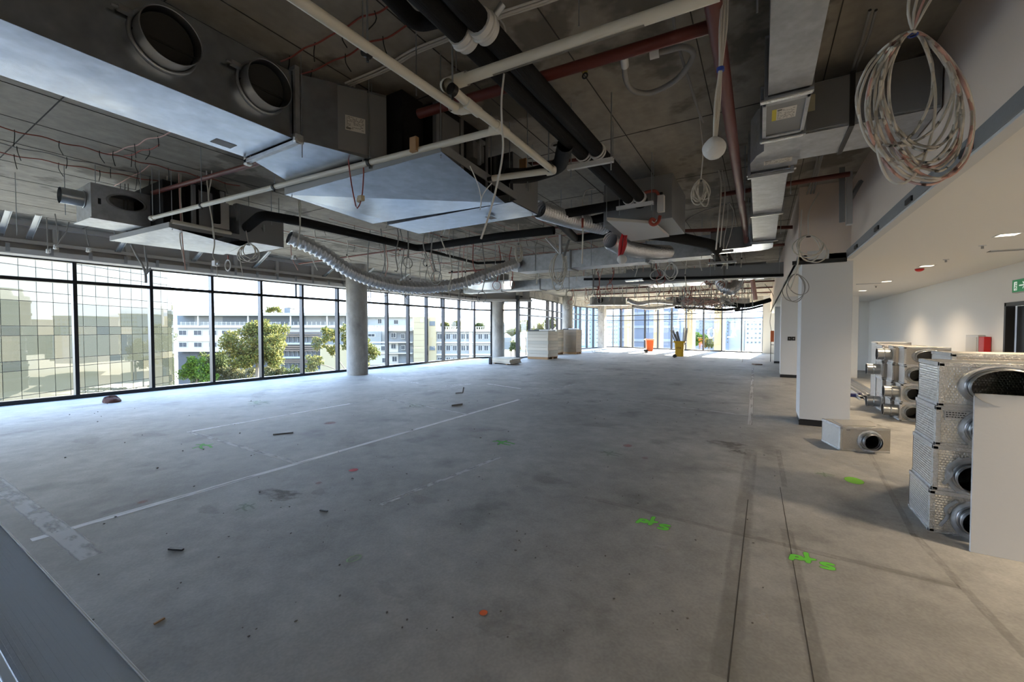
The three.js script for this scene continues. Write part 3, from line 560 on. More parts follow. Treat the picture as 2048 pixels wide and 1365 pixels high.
// ducts along the right, with damper, tee and branch
{
  const t = thing('branch_duct', 'galvanised rectangular duct with labelled damper box and a side branch, at upper right', 'duct', [0.1, 3.25, -4]);
  part('duct_section', casing(0.02, 0.28, 3.3, 3.72, -3.58, 1.2), M.galv, t);
  part('flange', flangeZ(0.02, 0.27, 3.3, 3.72, -3.62, 0.025), M.galv, t);
  part('fire_damper', rbox(0.0, 0.27, 3.3, 3.74, -4.34, -3.66, 0.006), M.galvDull, t, 'grey fire damper section with labels');
  part('damper_frame', join([rbox(-0.015, 0.285, 3.285, 3.305, -3.72, -3.66, 0.004), rbox(-0.015, 0.285, 3.285, 3.305, -4.34, -4.3, 0.004), rbox(-0.015, 0.012, 3.285, 3.305, -4.34, -3.66, 0.004), rbox(0.258, 0.285, 3.285, 3.305, -4.34, -3.66, 0.004)]), M.galv, t);
  sticker(V(0.145, 3.298, -3.93), UX, NZ, 0.13, 0.2, printMat, t); sticker(V(0.065, 3.298, -3.93), UX, NZ, 0.03, 0.2, std({ color: C(0.65, 0.55, 0.06), roughness: 0.6 }), t);
  part('flange', flangeZ(-0.01, 0.28, 3.3, 3.74, -4.38, 0.025), M.galv, t);
  [-3.62, -4.38, -5.24, -6.95, -9.0].forEach((z, i) => part('sealing_tape', rbox(-0.16 + (i < 2 ? 0.13 : 0), 0.29 - (i > 2 ? 0.05 : 0), (i < 3 ? 3.272 : 3.222), (i < 3 ? 3.29 : 3.24), z - 0.03, z + 0.012, 0.006), M.foilTape, t));
  part('tee_section', slabOf([[0.0, -4.42], [0.29, -4.42], [0.29, -5.2], [-0.12, -5.2], [-0.12, -4.95], [-0.06, -4.75], [0.0, -4.66]], 3.3, 3.74), M.galv, t);
  part('branch_section', casing(0.29, 1.16, 3.3, 3.72, -5.06, -4.44), M.galv, t, 'branch duct into the white bulkhead');
  part('branch_side', rbox(0.3, 1.15, 3.32, 3.71, -4.445, -4.432, 0.002), M.galvDull, t);
  sticker(V(0.34, 3.55, -4.428), UX, UY, 0.06, 0.14, std({ color: C(0.6, 0.56, 0.4), roughness: 0.7 }), t);
  part('flange', flangeX(0.62, 3.3, 3.72, -5.06, -4.44, 0.015), M.skirting, t);
  sticker(V(0.12, 3.298, -5.0), UX, NZ, 0.24, 0.12, printMat, t);
  part('flange', flangeZ(-0.12, 0.24, 3.27, 3.72, -5.24, 0.03), M.galv, t);
  part('duct_section', casing(-0.12, 0.22, 3.25, 3.68, -6.92, -5.27), M.galv, t); part('flange', flangeZ(-0.13, 0.22, 3.25, 3.68, -6.95, 0.025), M.galv, t);
  part('duct_section', casing(-0.15, 0.2, 3.25, 3.66, -9.0, -6.98), M.galv, t); part('flange', flangeZ(-0.17, 0.19, 3.25, 3.66, -9.03, 0.025), M.galv, t);
  part('end_bend', slabOf([[-0.17, -9.05], [0.17, -9.05], [0.17, -9.55], [0.1, -9.72], [-0.04, -9.8], [-0.9, -9.8], [-0.9, -9.3], [-0.3, -9.3], [-0.17, -9.2]], 3.2, 3.62), M.galvShiny, t);
  for (const [x, z] of [[-0.04, -2.5], [0.33, -2.5], [-0.2, -6.0], [0.28, -6.0], [-0.22, -8.4], [0.26, -8.4]]) part('hanger_rod', rod(V(x, 3.22, z), V(x, SLAB, z), 0.005, 6), M.rodSteel, t);
}
{
  const t = thing('cross_duct', 'upper galvanised cross duct with bright lower edge, spanning the room behind the cable coils', 'duct', [-3, 3.1, -9.5]);
  part('duct_section', casing(-5.45, -4.0, 3.1, 3.5, -9.85, -9.38), M.galv, t); part('duct_section', casing(-3.97, -2.2, 3.1, 3.52, -9.85, -9.38), M.galv, t); part('duct_section', casing(-2.17, -0.9, 3.12, 3.54, -9.85, -9.38), M.galv, t);
  part('flange', flangeX(-3.985, 3.1, 3.5, -9.85, -9.38), M.galvDull, t); part('flange', flangeX(-2.185, 3.11, 3.52, -9.85, -9.38), M.galvDull, t);
  part('end_cone', new THREE.CylinderGeometry(0.14, 0.19, 0.3, 28, 1, false).rotateZ(Math.PI / 2).translate(-5.58, 3.3, -9.6), M.foilTape, t);
  sticker(V(-4.12, 3.32, -9.374), UX, UY, 0.1, 0.16, printMat, t);
}
{
  const t = thing('cross_duct', 'lower long grey cross duct with flanged joints, spanning to the white column', 'duct', [-4, 3.1, -13.6]);
  const xs = [-10.4, -8.55, -6.9, -4.9, -2.9, -0.95, 0.55];
  for (let i = 0; i + 1 < xs.length; i++) { part('duct_section', casing(xs[i], xs[i + 1] - 0.02, 3.08, 3.44, -14.0, -13.5), i > 2 ? M.galvDull : M.galv, t); if (i) part('flange', flangeX(xs[i] - 0.01, 3.08, 3.44, -14.0, -13.5, 0.025), M.galvDull, t); }
  for (let x = -9.8; x < 0.5; x += 1.7) part('hanger_rod', rod(V(x, 3.06, -13.46), V(x, SLAB, -13.46), 0.006, 5), M.rodSteel, t);
}
// corrugated flexible duct through points
function flexGeo(pts, r, pitch = 0.05, amp = 0.012) {
  const curve = new THREE.CatmullRomCurve3(pts, false, 'centripetal'), len = curve.getLength(), n = Math.ceil(len / (pitch / 5)), g = new THREE.TubeGeometry(curve, n, r, 18, false), p = g.attributes.position, c = V(0, 0, 0), q = V(0, 0, 0);
  for (let i = 0; i <= n; i++) {
    curve.getPointAt(i / n, c);
    for (let j = 0; j <= 18; j++) { const k = i * 19 + j, s = ((i / n) * len) / pitch + j / 18; q.fromBufferAttribute(p, k).sub(c); q.setLength(r + amp * (Math.abs(((s % 1) + 1) % 1 - 0.5) * 4 - 1)); q.add(c); p.setXYZ(k, q.x, q.y, q.z); }
  }
  g.computeVertexNormals(); return g;
}
solo('flexible_duct', flexGeo([[578, 474, 7.35], [640, 503, 7.75], [700, 543, 8.25], [770, 568, 8.9], [840, 576, 9.4], [920, 567, 9.9], [980, 546, 10.3], [1036, 526, 10.75]].map(([x, y, d]) => atD(x, y, d)), 0.125, 0.1, 0.02), M.flex, 'long silver corrugated flexible duct sagging between the left unit and the cross duct', 'flexible duct');
solo('flexible_duct', flexGeo([[1078, 420, 5.7], [1110, 430, 6.0], [1150, 442, 6.4], [1210, 455, 6.9]].map(([x, y, d]) => atD(x, y, d)), 0.115, 0.06, 0.014), M.flex, 'short silver flexible duct passing above the black pipe elbows', 'flexible duct');
solo('flexible_duct', flexGeo([[1220, 482, 6.6], [1250, 496, 7.0], [1290, 503, 7.5], [1335, 505, 8.1]].map(([x, y, d]) => atD(x, y, d)), 0.125, 0.06, 0.014), M.flex, 'silver flexible duct curving under the white tray beside the red tag', 'flexible duct');
solo('flexible_duct', flexGeo([[1440, 560, 16], [1446, 573, 15.8], [1458, 580, 15.6], [1470, 573, 15.8], [1476, 560, 16]].map(([x, y, d]) => atD(x, y, d)), 0.2, 0.1, 0.02), M.flex, 'short loop of silver flexible duct hanging under the lower cross duct', 'flexible duct');

// far units and trays deep in the room
for (const [px0, px1, py0, py1, d, holes, label] of [[1184, 1252, 594, 610, 26, [1200], 'far fan coil unit with one dark spigot, above the orange bin'], [1340, 1422, 594, 611, 25, [1360, 1386], 'far fan coil unit with two dark spigots, above the yellow bin'], [1460, 1500, 597, 612, 24, [], 'far grey air unit left of the third white column']]) {
  const a = atD(px0, py1, d), b = atD(px1, py0, d), t = thing('fan_coil_unit', label, 'air unit', [a.x, a.y, a.z]);
  const w = Math.hypot(b.x - a.x, b.z - a.z), h = b.y - a.y; t.rotation.y = Math.atan2(-(b.z - a.z), b.x - a.x);
  local('coil_casing', rbox(0, w, 0.05, h, -0.7, 0, 0.01), M.galvDull, t); local('drip_tray', rbox(-0.15, w + 0.25, -0.02, 0.05, -0.8, 0.1, 0.01), M.galv, t);
  for (const hx of holes) { const x = ((hx - px0) / (px1 - px0)) * w; local('spigot_collar', new THREE.CylinderGeometry(0.19, 0.19, 0.1, 28, 1, true).rotateX(Math.PI / 2).translate(x, h / 2 + 0.03, 0.05), M.collar, t); local('spigot_opening', new THREE.CylinderGeometry(0.18, 0.18, 0.01, 28).rotateX(Math.PI / 2).translate(x, h / 2 + 0.03, 0.008), M.dark, t); }
  for (const x of [0.1, w - 0.1]) local('hanger_rod', rod(V(x, h, -0.3), V(x, SLAB - a.y, -0.3), 0.008, 5), M.rodSteel, t);
}
for (const [poly, label] of [[[[1250, 563], [1285, 560], [1300, 572], [1262, 570]], 'small bright galvanised sheet under the ceiling, left of the long bright tray'], [[[1282, 563], [1404, 559], [1412, 571], [1302, 576]], 'long bright galvanised tray under the far ceiling'], [[[1474, 557], [1524, 553], [1528, 558], [1478, 561]], 'narrow bright tray by the far white columns'], [[[915, 570], [1025, 562], [1022, 580], [950, 580]], 'bright crumpled duct underside near the second round column']]) {
  const q = poly.map(([x, y]) => atY(x, y, 3.12)), t = thing('drip_tray', label, 'tray', [q[0].x, 3.12, q[0].z]);
  part('tray_sheet', hexa([q[3], q[2], q[1], q[0]], [q[3], q[2], q[1], q[0]].map((p) => p.clone().setY(3.16))), M.galvShiny, t);
  const c = q.reduce((s, p) => s.add(p), V(0, 0, 0)).multiplyScalar(0.25);
  part('coil_casing', rbox(c.x - 0.4, c.x + 0.4, 3.16, 3.6, c.z - 0.7, c.z - 0.1, 0.01), M.galvDull, t);
}

// ---------------------------------------------------------------- pipes
const dn = (list, y) => list.map(([px, py, h]) => atY(px, py, h === undefined ? y : h));
{ // chilled-water pair along the ceiling
  const zEnd = -5.75;
  solo('insulated_pipe', pipe([V(-1.535, 3.34, 2.5), V(-1.535, 3.34, zEnd), atY(1105, 432, 3.3), atY(1152, 478, 3.3), atY(1245, 462, 3.3)], 0.066, 1.9), M.black, 'black insulated pipe under the ceiling, left of the pair, ending in two elbows', 'pipe');
  solo('insulated_pipe', pipe([V(-1.395, 3.35, 2.5), V(-1.395, 3.35, zEnd - 0.1), atY(1240, 428, 3.34), atY(1160, 446, 3.34)], 0.066, 1.9), M.black, 'black insulated pipe under the ceiling, right of the pair beside the red main', 'pipe');
  solo('insulated_pipe', pipe([V(-1.64, 3.5, 1.2), atY(770, -20, 3.5), atY(832, 48, 3.5), atY(905, 30, 3.5)], 0.05, 1.6), M.black, 'thin black insulated pipe bending at the top edge, beside the big black pair', 'pipe');
  solo('insulated_pipe', pipe([V(-1.56, 3.3, -3.55), atY(1120, 333, 3.28), atY(1060, 352, 3.2), atY(1015, 352, 3.15)], 0.075, 1.6), M.black, 'black insulated branch pipe running into the large fan coil unit', 'pipe');
  solo('insulated_pipe', pipe([[455, 480, 3.2], [478, 468, 3.2], [524, 430, 3.38], [590, 441, 3.4], [836, 497, 3.4], [1000, 473, 3.4], [1108, 461, 3.4]].map(([x, y, h]) => atY(x, y, h)), 0.075, 1.8), M.black, 'long black insulated pipe from the left unit, turning toward the black elbows', 'pipe');
  solo('insulated_pipe', pipe([atY(842, 498, 3.4), atY(955, 527, 3.4), atY(1010, 524, 3.4)], 0.035, 1.6), M.black, 'thin black pipe continuing from the corner of the long insulated pipe', 'pipe');
  solo('insulated_pipe', pipe([[1240, 462, 3.3], [1345, 473, 3.3], [1425, 490, 3.25], [1434, 500, 3.2]].map(([x, y, h]) => atY(x, y, h)), 0.1, 1.4), M.black, 'thick black insulated pipe running right toward the cable tray hanger', 'pipe');
  solo('insulated_pipe', pipe([atZ(1168, 559, -13.4), atZ(1400, 556, -13.4), atZ(1590, 550, -13.4)], 0.04, 1.2), M.black, 'black pipe along the bottom of the lower cross duct', 'pipe');
  for (const [px0, px1, d] of [[1425, 1440, 9.8], [1448, 1465, 9.8]]) solo('insulated_pipe', pipe([atD(px0, 505, d), atD(px1, 531, d + 3)], 0.085), M.black, px0 < 1440 ? 'left black pipe stub passing over the lower cross duct' : 'right black pipe stub passing over the lower cross duct', 'pipe');
  for (const [z, nm] of [[atY(958, 62, 3.33).z, 'white pipe clamp around the big black pipes at the top edge']]) {
    const t = thing('pipe_clamp', nm, 'clamp', [-1.45, 3.3, z]);
    for (const x of [-1.535, -1.395]) part('clamp_ring', join([new THREE.CylinderGeometry(0.08, 0.08, 0.1, 32, 1, false).rotateX(Math.PI / 2).translate(x, 3.345, z), new THREE.TorusGeometry(0.08, 0.011, 8, 32).translate(x, 3.345, z)]), M.plastic, t);
    part('clamp_bolt', rod(V(-1.31, 3.38, z), V(-1.26, 3.42, z), 0.02, 10), M.rodSteel, t);
    part('hanger_rod', rod(V(-1.535, 3.42, z), V(-1.535, SLAB, z), 0.006, 6), M.rodSteel, t);
  }
  [[[1135, 340], [1227, 323], 'white channel trapeze under the black pipes, nearer one', 3.235], [[1233, 420], [1307, 408], 'white channel trapeze under the black pipes, farther one by the valve block', 3.235], [[1398, 510], [1467, 503], 'rusty perforated channel carrying cable ends over the cross duct', 3.15], [[1416, 529], [1473, 525], 'perforated channel under black pipe stubs, in front of the lower cross duct', 3.0]].forEach(([p, q, label, y], i) => {
    const a = atY(...p, y), b = atY(...q, y), t = thing('trapeze_hanger', label, 'hanger', [a.x, y, a.z]);
    part('channel', join([bar(a, b, 0.041, 0.012), bar(a.clone().add(V(0, 0.02, 0.018)), b.clone().add(V(0, 0.02, 0.018)), 0.004, 0.04), bar(a.clone().add(V(0, 0.02, -0.018)), b.clone().add(V(0, 0.02, -0.018)), 0.004, 0.04)]), i < 2 ? M.plastic : M.strut, t);
    for (const k of [0.08, 0.95]) { const c = a.clone().lerp(b, k); part('hanger_rod', rod(c.clone().setY(y - 0.08), c.clone().setY(SLAB), 0.006, 6), M.rodSteel, t); }
    if (i < 2) for (const x of [-1.535, -1.395]) for (const o of [0, 0.05]) part('clamp_ring', new THREE.TorusGeometry(0.071, 0.01, 8, 32).translate(x, 3.345, a.z + o), M.plastic, t);
  });
}
const clampAt = (c, r, dir, parent) => part('pipe_clip', join([new THREE.CylinderGeometry(r * 1.25, r * 1.25, 0.035, 20).applyQuaternion(new THREE.Quaternion().setFromUnitVectors(UY, dir)).translate(c.x, c.y, c.z), rod(c.clone(), c.clone().add(V(0, -r * 2.0, 0)), 0.008, 8)]), M.skirting, parent);
{ // white drain pipes
  const j0 = atY(915, 218, 3.1), j1 = atY(945, 214, 3.1), r = 0.029;
  const a = thing('drain_pipe', 'long white plastic drain pipe from the top edge to a bent elbow joint', 'pipe', [j0.x, 3.1, j0.z]);
  part('pipe_run', pipe([atY(560, -25, 3.1), j0, j1], r, 3), M.pvc, a);
  for (const [x, y] of [[735, 102]]) { const c = atY(x, y, 3.1); clampAt(c, r, j0.clone().sub(atY(585, 0, 3.1)).normalize(), a); part('hanger_rod', rod(c.clone().setY(3.12), c.clone().setY(SLAB), 0.006, 6), M.rodSteel, a); }
  part('elbow', join([tube([atY(903, 212, 3.1), j0.clone().lerp(atY(903, 212, 3.1), 0.1), j1.clone().lerp(j0, 0.5), j1.clone().lerp(j0, 0.2)], r * 1.25, 14, 14)]), M.pvc, a);
  const top = atY(897, 172, 3.14), t1 = atY(945, 215, 3.1), t2 = atY(1003, 258, 3.1), low = atY(1106, 341, 3.06);
  const b = thing('drain_pipe', 'white plastic drain pipe with two tee joints, running diagonally below the black pipes', 'pipe', [low.x, 3.06, low.z]);
  part('pipe_run', pipe([top, t1, t2, low], r, 1), M.pvc, b);
  for (const c of [t1, t2]) { const d = low.clone().sub(top).normalize(); part('tee_joint', join([rod(c.clone().addScaledVector(d, -0.07), c.clone().addScaledVector(d, 0.07), r * 1.22, 18), rod(c.clone(), c.clone().add(V(-0.09, 0, 0.02)), r * 1.2, 18)]), M.pvc, b); }
  for (const [x, y] of [[905, 180], [1097, 331]]) { const c = atY(x, y, 3.1); clampAt(c, r, low.clone().sub(top).normalize(), b); part('hanger_rod', rod(c.clone(), c.clone().setY(SLAB), 0.006, 6), M.rodSteel, b); }
  part('elbow', tube([low.clone().lerp(top, 0.04), low, low.clone().add(V(-0.06, 0, 0.0))], r * 1.3, 8, 14), M.pvc, b);
  const c0 = atY(894, 170, 3.2), c1 = atY(1440, -14, 3.2), c = thing('drain_pipe', 'thick white plastic pipe rising to the upper right across the black pipes', 'pipe', [c0.x, 3.2, c0.z]);
  part('pipe_run', pipe([c0, c1], 0.034), M.pvc, c); part('end_elbow', tube([c1.clone().lerp(c0, 0.9), c0, top.clone()], 0.042, 10, 16), M.pvc, c);
  sticker(c0.clone().lerp(c1, 0.5).add(V(0, -0.035, 0.0)), c1.clone().sub(c0).normalize(), NZ, 0.9, 0.018, std({ color: C(0.3, 0.29, 0.26), map: printTex, roughness: 0.6 }), c, 'pipe_print');
  const e1 = atZ(302, 437, -2.47), d = thing('drain_pipe', 'long white plastic drain pipe crossing left from the tee joint to the left unit', 'pipe', [e1.x, e1.y, e1.z]);
  part('pipe_run', pipe([t2.clone().add(V(-0.06, 0, 0.0)), e1], 0.026), M.pvc, d); part('end_cap', rod(e1, e1.clone().lerp(t2, 0.015), 0.034, 16), M.pvc, d);
  for (const x of [738, 550, 404, 306]) { const k = (1003 - x) / 701, p = atD(x, 258 + 179 * k, depthOf(t2) + (depthOf(e1) - depthOf(t2)) * 0), c2 = t2.clone(); let best = 0, bd = 1e9; for (let s = 0; s <= 1; s += 0.005) { const q = t2.clone().lerp(e1, s).project(camera), qx = (q.x + 1) * 1024; if (Math.abs(qx - x) < bd) { bd = Math.abs(qx - x); best = s; } } c2.lerp(e1, best); clampAt(c2, 0.026, e1.clone().sub(t2).normalize(), d); part('hanger_rod', rod(c2.clone(), c2.clone().setY(SLAB), 0.005, 6), M.rodSteel, d); }
  const f = thing('drain_pipe', 'short white plastic drain pipe from the elbow back to the large drip tray', 'pipe', [low.x, 3.05, low.z]);
  part('pipe_run', pipe([low.clone(), atY(985, 357, 3.06)], r), M.pvc, f); part('end_valve', rod(atY(985, 357, 3.06), atY(976, 359, 3.06), 0.02, 12), M.skirting, f);
  const g1 = atY(343, 443, 3.12), g2 = atY(462, 467, 3.12), g3 = atY(436, 473, 3.12), g = thing('drain_pipe', 'thin white plastic drain pipe along the left unit tray with a hooked end', 'pipe', [g1.x, 3.12, g1.z]);
  part('pipe_run', pipe([g1, g2, g3], 0.03, 1.5), M.pvc, g);
}
{ // red sprinkler mains
  const main = solo('sprinkler_pipe', pipe([V(-0.24, 3.42, 2.0), V(-0.27, 3.4, -8.9), V(-0.27, 3.3, -9.2)], 0.047), M.red, 'thick red sprinkler main running away from the camera left of the right duct', 'pipe');
  [[[838, 228], [1425, 52], 3.5, 0.04, 'red sprinkler pipe crossing behind the black pair at the top'], [[306, 386], [524, 324], 3.62, 0.03, 'orange-red sprinkler pipe above the left unit, by the plenum end'], [[1440, 390], [1700, 348], 3.62, 0.033, 'dark red pipe crossing right behind the right duct'], [[1345, 463], [1688, 451], 3.6, 0.035, 'thick dark red pipe ending at the white bulkhead'], [[598, 528], [1150, 450], 3.62, 0.022, 'thin red pipe crossing above the long flexible duct'], [[1040, 396], [1060, 330], 3.62, 0.025, 'short red pipe beside the large fan coil unit'], [[1030, 330], [1180, 318], 3.7, 0.02, 'thin red pipe behind the white drain elbow']].forEach(([p, q, y, r, label]) => solo('sprinkler_pipe', pipe([atY(...p, y), atY(...q, y)], r), M.red, label, 'pipe'));
  [-11.5, -15.5, -17.5, -20, -23, -26].forEach((z, i) => solo('sprinkler_pipe', pipe([V(-9.5 + i * 0.3, 3.62, z), V(0.45, 3.62, z - 0.3)], 0.03), M.red, ['red pipe just behind the upper cross duct', 'thin red pipe behind the lower cross duct, nearest of five', 'second red pipe behind the lower cross duct', 'third red pipe behind the lower cross duct', 'fourth red pipe, above the far fan coil units', 'farthest red pipe near the end windows'][i], 'pipe'));
  const t = thing('sprinkler_drop', 'flexible grey sprinkler hose curled between two fittings on the ceiling', 'hose', [...atY(1300, 150, 3.7).toArray()]);
  part('hose', tube([[1249, 122], [1252, 160], [1268, 182], [1300, 186], [1345, 165], [1378, 130], [1386, 105], [1365, 94], [1330, 102], [1304, 107]].map(([x, y]) => atY(x, y, 3.68)), 0.022, 60, 10), M.cableGrey, t);
  part('fitting', join([rod(atY(1300, 108, 3.68), atY(1318, 103, 3.68), 0.04, 14), rod(atY(1248, 112, 3.68), atY(1250, 132, 3.68), 0.03, 14)]), M.plastic, t);
}
// ---------------------------------------------------------------- hanging cables, coils, rods, ceiling wires
// a cable that drops from the ceiling: its first point is on the soffit, the rest hang at that depth
function hangPts(px, y0 = SLAB, drift = 0) { const a = atY(...px[0], y0), d = depthOf(a); return px.map(([x, y], i) => (i ? atD(x, y, d + drift * i) : a)); }
const cm = (pts) => new THREE.CatmullRomCurve3(pts, false, 'centripetal');
function cable(px, r, mat, label, o = {}) {
  const pts = o.depth ? px.map(([x, y]) => atD(x, y, o.depth)) : hangPts(px, o.y0 || SLAB, o.drift || 0);
  return solo(o.name || 'hanging_cable', new THREE.TubeGeometry(cm(pts), Math.max(12, px.length * 8), r, 6, false), mat, label, 'cable', o.group);
}
// a coil of cable hanging in a bundle: loops about a tie point
function coil(name, label, tie, tail, wide, tall, n, r, mats, o = {}) {
  const d = o.depth || depthOf(atY(...tail[0], o.y0 || SLAB)), P = (x, y, k = 0) => atD(x, y, d + k), c = P(...tie);
  const t = thing(name, label, 'cable coil', [c.x, P(tie[0], tie[1] + tall * 2).y, c.z], o.group);
  for (let i = 0; i < n; i++) {
    const w = wide * rnd(0.55, 1.08), h = tall * rnd(0.74, 1.04), sway = rnd(-0.5, 0.5) * wide, pts = [];
    for (let k = 0; k <= 20; k++) { const a = (k / 20) * Math.PI * 2, x = tie[0] + sway * (1 - Math.cos(a)) * 0.5 + Math.sin(a) * w * (1 - 0.42 * Math.pow(Math.cos(a / 2), 8) * 1), y = tie[1] + h * (1 - Math.cos(a)); pts.push(P(x, y, rnd(-0.02, 0.02) + i * 0.006 * (k % 2 ? 1 : -1))); }
    part('cable_loop', new THREE.TubeGeometry(new THREE.CatmullRomCurve3(pts, true), 60, r, 6, true), mats[i % mats.length], t);
  }
  const up = tail.map(([x, y], i) => (i ? P(x, y) : P(x, y)));
  for (let i = 0; i < (o.tails || 1); i++) part('lead', tube([...up.map((p, k) => p.clone().add(V((i - 0.5) * 0.018 * (o.tails > 1 ? 1 : 0) * (up.length - k), 0, 0))), c], r, 20, 6), mats[i % mats.length], t);
  part('cable_tie', new THREE.TorusGeometry(r * 2.6, r * 0.8, 6, 16).rotateX(Math.PI / 2).translate(c.x, c.y - r * 3, c.z), o.tieMat || M.skirting, t);
  if (o.end) part('loose_end', tube(o.end.map(([x, y]) => P(x, y)), r, 16, 6), mats[0], t);
  return t;
}
coil('cable_coil', 'large tied coil of white and red cables hanging at the upper right', [1826, 62], [[1836, -300], [1830, -30], [1822, 30]], 108, 148, 15, 0.0062, [M.cable, M.cable, M.cablePink, M.cable, M.cable], { depth: 1.95, tieMat: M.blueTie, tails: 4 });
coil('cable_coil', 'small oval coil of beige cable hanging left of the red main', [1402, 358], [[1398, 222], [1402, 260], [1406, 300]], 17, 27, 7, 0.006, [M.cable], { depth: 4.3 });
coil('cable_coil', 'round coil of beige cable hanging in front of the first white column top', [1617, 470], [[1638, 385], [1618, 425]], 30, 27, 5, 0.009, [M.cable], { depth: 6.1, end: [[1603, 420], [1601, 470], [1592, 545], [1580, 580]] });
coil('cable_coil', 'round coil of cable hanging below the left unit tray', [497, 487], [[492, 462], [495, 478]], 21, 20, 4, 0.008, [M.cable], { depth: 6.6, end: [[478, 500], [482, 530], [486, 552]] });
coil('cable_coil', 'long loose coil of beige cable hanging in front of the upper cross duct', [1119, 505], [[1118, 470], [1119, 490]], 17, 38, 7, 0.008, [M.cable], { depth: 8.0 });
coil('cable_coil', 'small narrow coil of beige cable hanging near the bend of the long flexible duct', [1037, 486], [[1037, 440], [1037, 470]], 8, 20, 5, 0.009, [M.cable], { depth: 9.0 });
coil('cable_coil', 'pale ring of cable hanging before the lower cross duct', [1343, 527], [[1345, 490], [1343, 515]], 13, 17, 3, 0.009, [M.cableWhite], { depth: 9.2 });
coil('cable_coil', 'larger pale ring of cable left of the other ring, before the lower cross duct', [1318, 538], [[1320, 520], [1319, 530]], 16, 14, 2, 0.008, [M.cableWhite], { depth: 9.6 });
coil('cable_coil', 'loose grey cable loop hanging on the first white column', [1592, 548], [[1598, 520], [1594, 540]], 22, 28, 3, 0.006, [M.cableGrey], { depth: 6.6 });
{ // wrapped ball of cable ends
  const d = 2.3, t = thing('wrapped_fitting', 'white plastic-wrapped round fitting hanging on beige cables beside the red main', 'light fitting', atD(1428, 320, d).toArray());
  const c = atD(1428, 297, d), g = new THREE.IcosahedronGeometry(0.06, 5), p = g.attributes.position;
  for (let i = 0; i < p.count; i++) { const q = V(p.getX(i), p.getY(i), p.getZ(i)), k = 1 + 0.16 * (fbm(q.x * 3 + 1, q.y * 3 + q.z * 2 + 1, 8, 3, 81) - 0.5); p.setXYZ(i, q.x * k, q.y * k, q.z * k); }
  g.computeVertexNormals(); part('plastic_wrap', g.translate(c.x, c.y, c.z), M.plastic, t);
  for (const s of [-1, 0, 1]) part('lead', tube([[1450 + s * 5, -5], [1446 + s * 6, 60], [1441 + s * 1.5, 138], [1435 + s * 4, 205], [1430 + s * 2, 280]].map(([x, y]) => atD(x, y, d)), 0.007, 30, 6), M.cable, t);
  const b = atD(1441, 139, d); part('cable_tie', new THREE.CylinderGeometry(0.02, 0.02, 0.018, 14).translate(b.x, b.y, b.z), M.blueTie, t);
}
// cables in front of the big unit
cable([[1008, 148], [1003, 200], [1004, 250], [1006, 300], [994, 370], [978, 430], [962, 478]], 0.007, M.cableWhite, 'single white cable hanging free in front of the big drip tray, longest there', { depth: 2.75 });
cable([[940, 332], [953, 362], [960, 385], [962, 405], [960, 420]], 0.004, M.cableWhite, 'thin white wire bending over the edge of the big drip tray', { depth: 3.2 });
cable([[984, 366], [972, 380], [964, 394], [961, 415]], 0.004, M.cableWhite, 'thin white wire joining the other under the big drip tray', { depth: 3.3 });
{
  const d = depthOf(atY(708, 166, 3.88)), t = thing('junction_cable', 'red and beige cable loop with a small junction block, before the big plenum', 'cable', atD(712, 416, d).toArray());
  part('red_strand', tube([[709, 166], [703, 215], [694, 270], [699, 340], [709, 400], [714, 417], [722, 402], [727, 350], [727, 330]].map(([x, y]) => atD(x, y, d)), 0.006, 50, 6), M.redCable, t);
  part('beige_strand', tube([[709, 166], [708, 200], [716, 240], [724, 290], [727, 335]].map(([x, y]) => atD(x, y, d)), 0.009, 30, 6), M.cable, t);
  const c = atD(722, 397, d); part('junction_block', join([rbox(c.x - 0.03, c.x + 0.03, c.y - 0.025, c.y + 0.025, c.z - 0.02, c.z + 0.02, 0.006), rbox(c.x - 0.045, c.x - 0.02, c.y - 0.03, c.y + 0.01, c.z - 0.015, c.z + 0.015, 0.005)]), std({ color: C(0.55, 0.48, 0.33), roughness: 0.5 }), t);
}
// a bunch that runs along the soffit from the big plenum to the black pipes
solo('cable_run', join([[0, M.cable], [0.02, 0], [0.05, 0]].map(([o]) => tube([[700, 172], [780, 138], [830, 108], [905, 78], [985, 42], [1110, 0], [1180, -30]].map(([x, y]) => atY(x, y, 3.86)).map((p) => p.add(V(0, 0, o))), 0.009, 40, 6))), M.cable, 'bunch of beige cables tied along the ceiling between the plenum and the black pipes', 'cable', undefined);
cable([[1000, 38], [1010, 55], [1011, 90]], 0.007, M.cable, 'short beige cable end hanging beside the white pipe clamp');
cable([[1262, 365], [1330, 352], [1438, 340]], 0.008, M.cable, 'beige cable running along the ceiling right of the black pipes', { name: 'cable_run', depth: 6.5 });
cable([[1345, 465], [1390, 430], [1460, 405]], 0.01, M.cableGrey, 'grey cable pair along the ceiling toward the red main', { name: 'cable_run', depth: 7.2 });
cable([[1343, 0], [1350, 60], [1362, 110], [1378, 160], [1395, 215], [1406, 245]], 0.011, M.cableGrey, 'grey conduit running down to the small oval coil', { drift: 0.2, name: 'conduit' });
cable([[1438, 340], [1442, 370], [1438, 440], [1434, 480], [1432, 500]], 0.011, M.cable, 'beige cable pair dropping to the rusty perforated channel', { drift: 0.05 });
cable([[1444, 340], [1450, 380], [1444, 450], [1440, 495]], 0.008, M.cable, 'second beige cable dropping to the rusty perforated channel', { drift: 0.05 });
cable([[1458, 405], [1468, 425], [1462, 465], [1452, 498]], 0.007, M.cable, 'curved thin cable, rightmost dropping to the rusty perforated channel');
cable([[1456, 405], [1455, 440], [1448, 480], [1447, 500]], 0.007, M.cable, 'straight thin cable dropping to the rusty perforated channel');
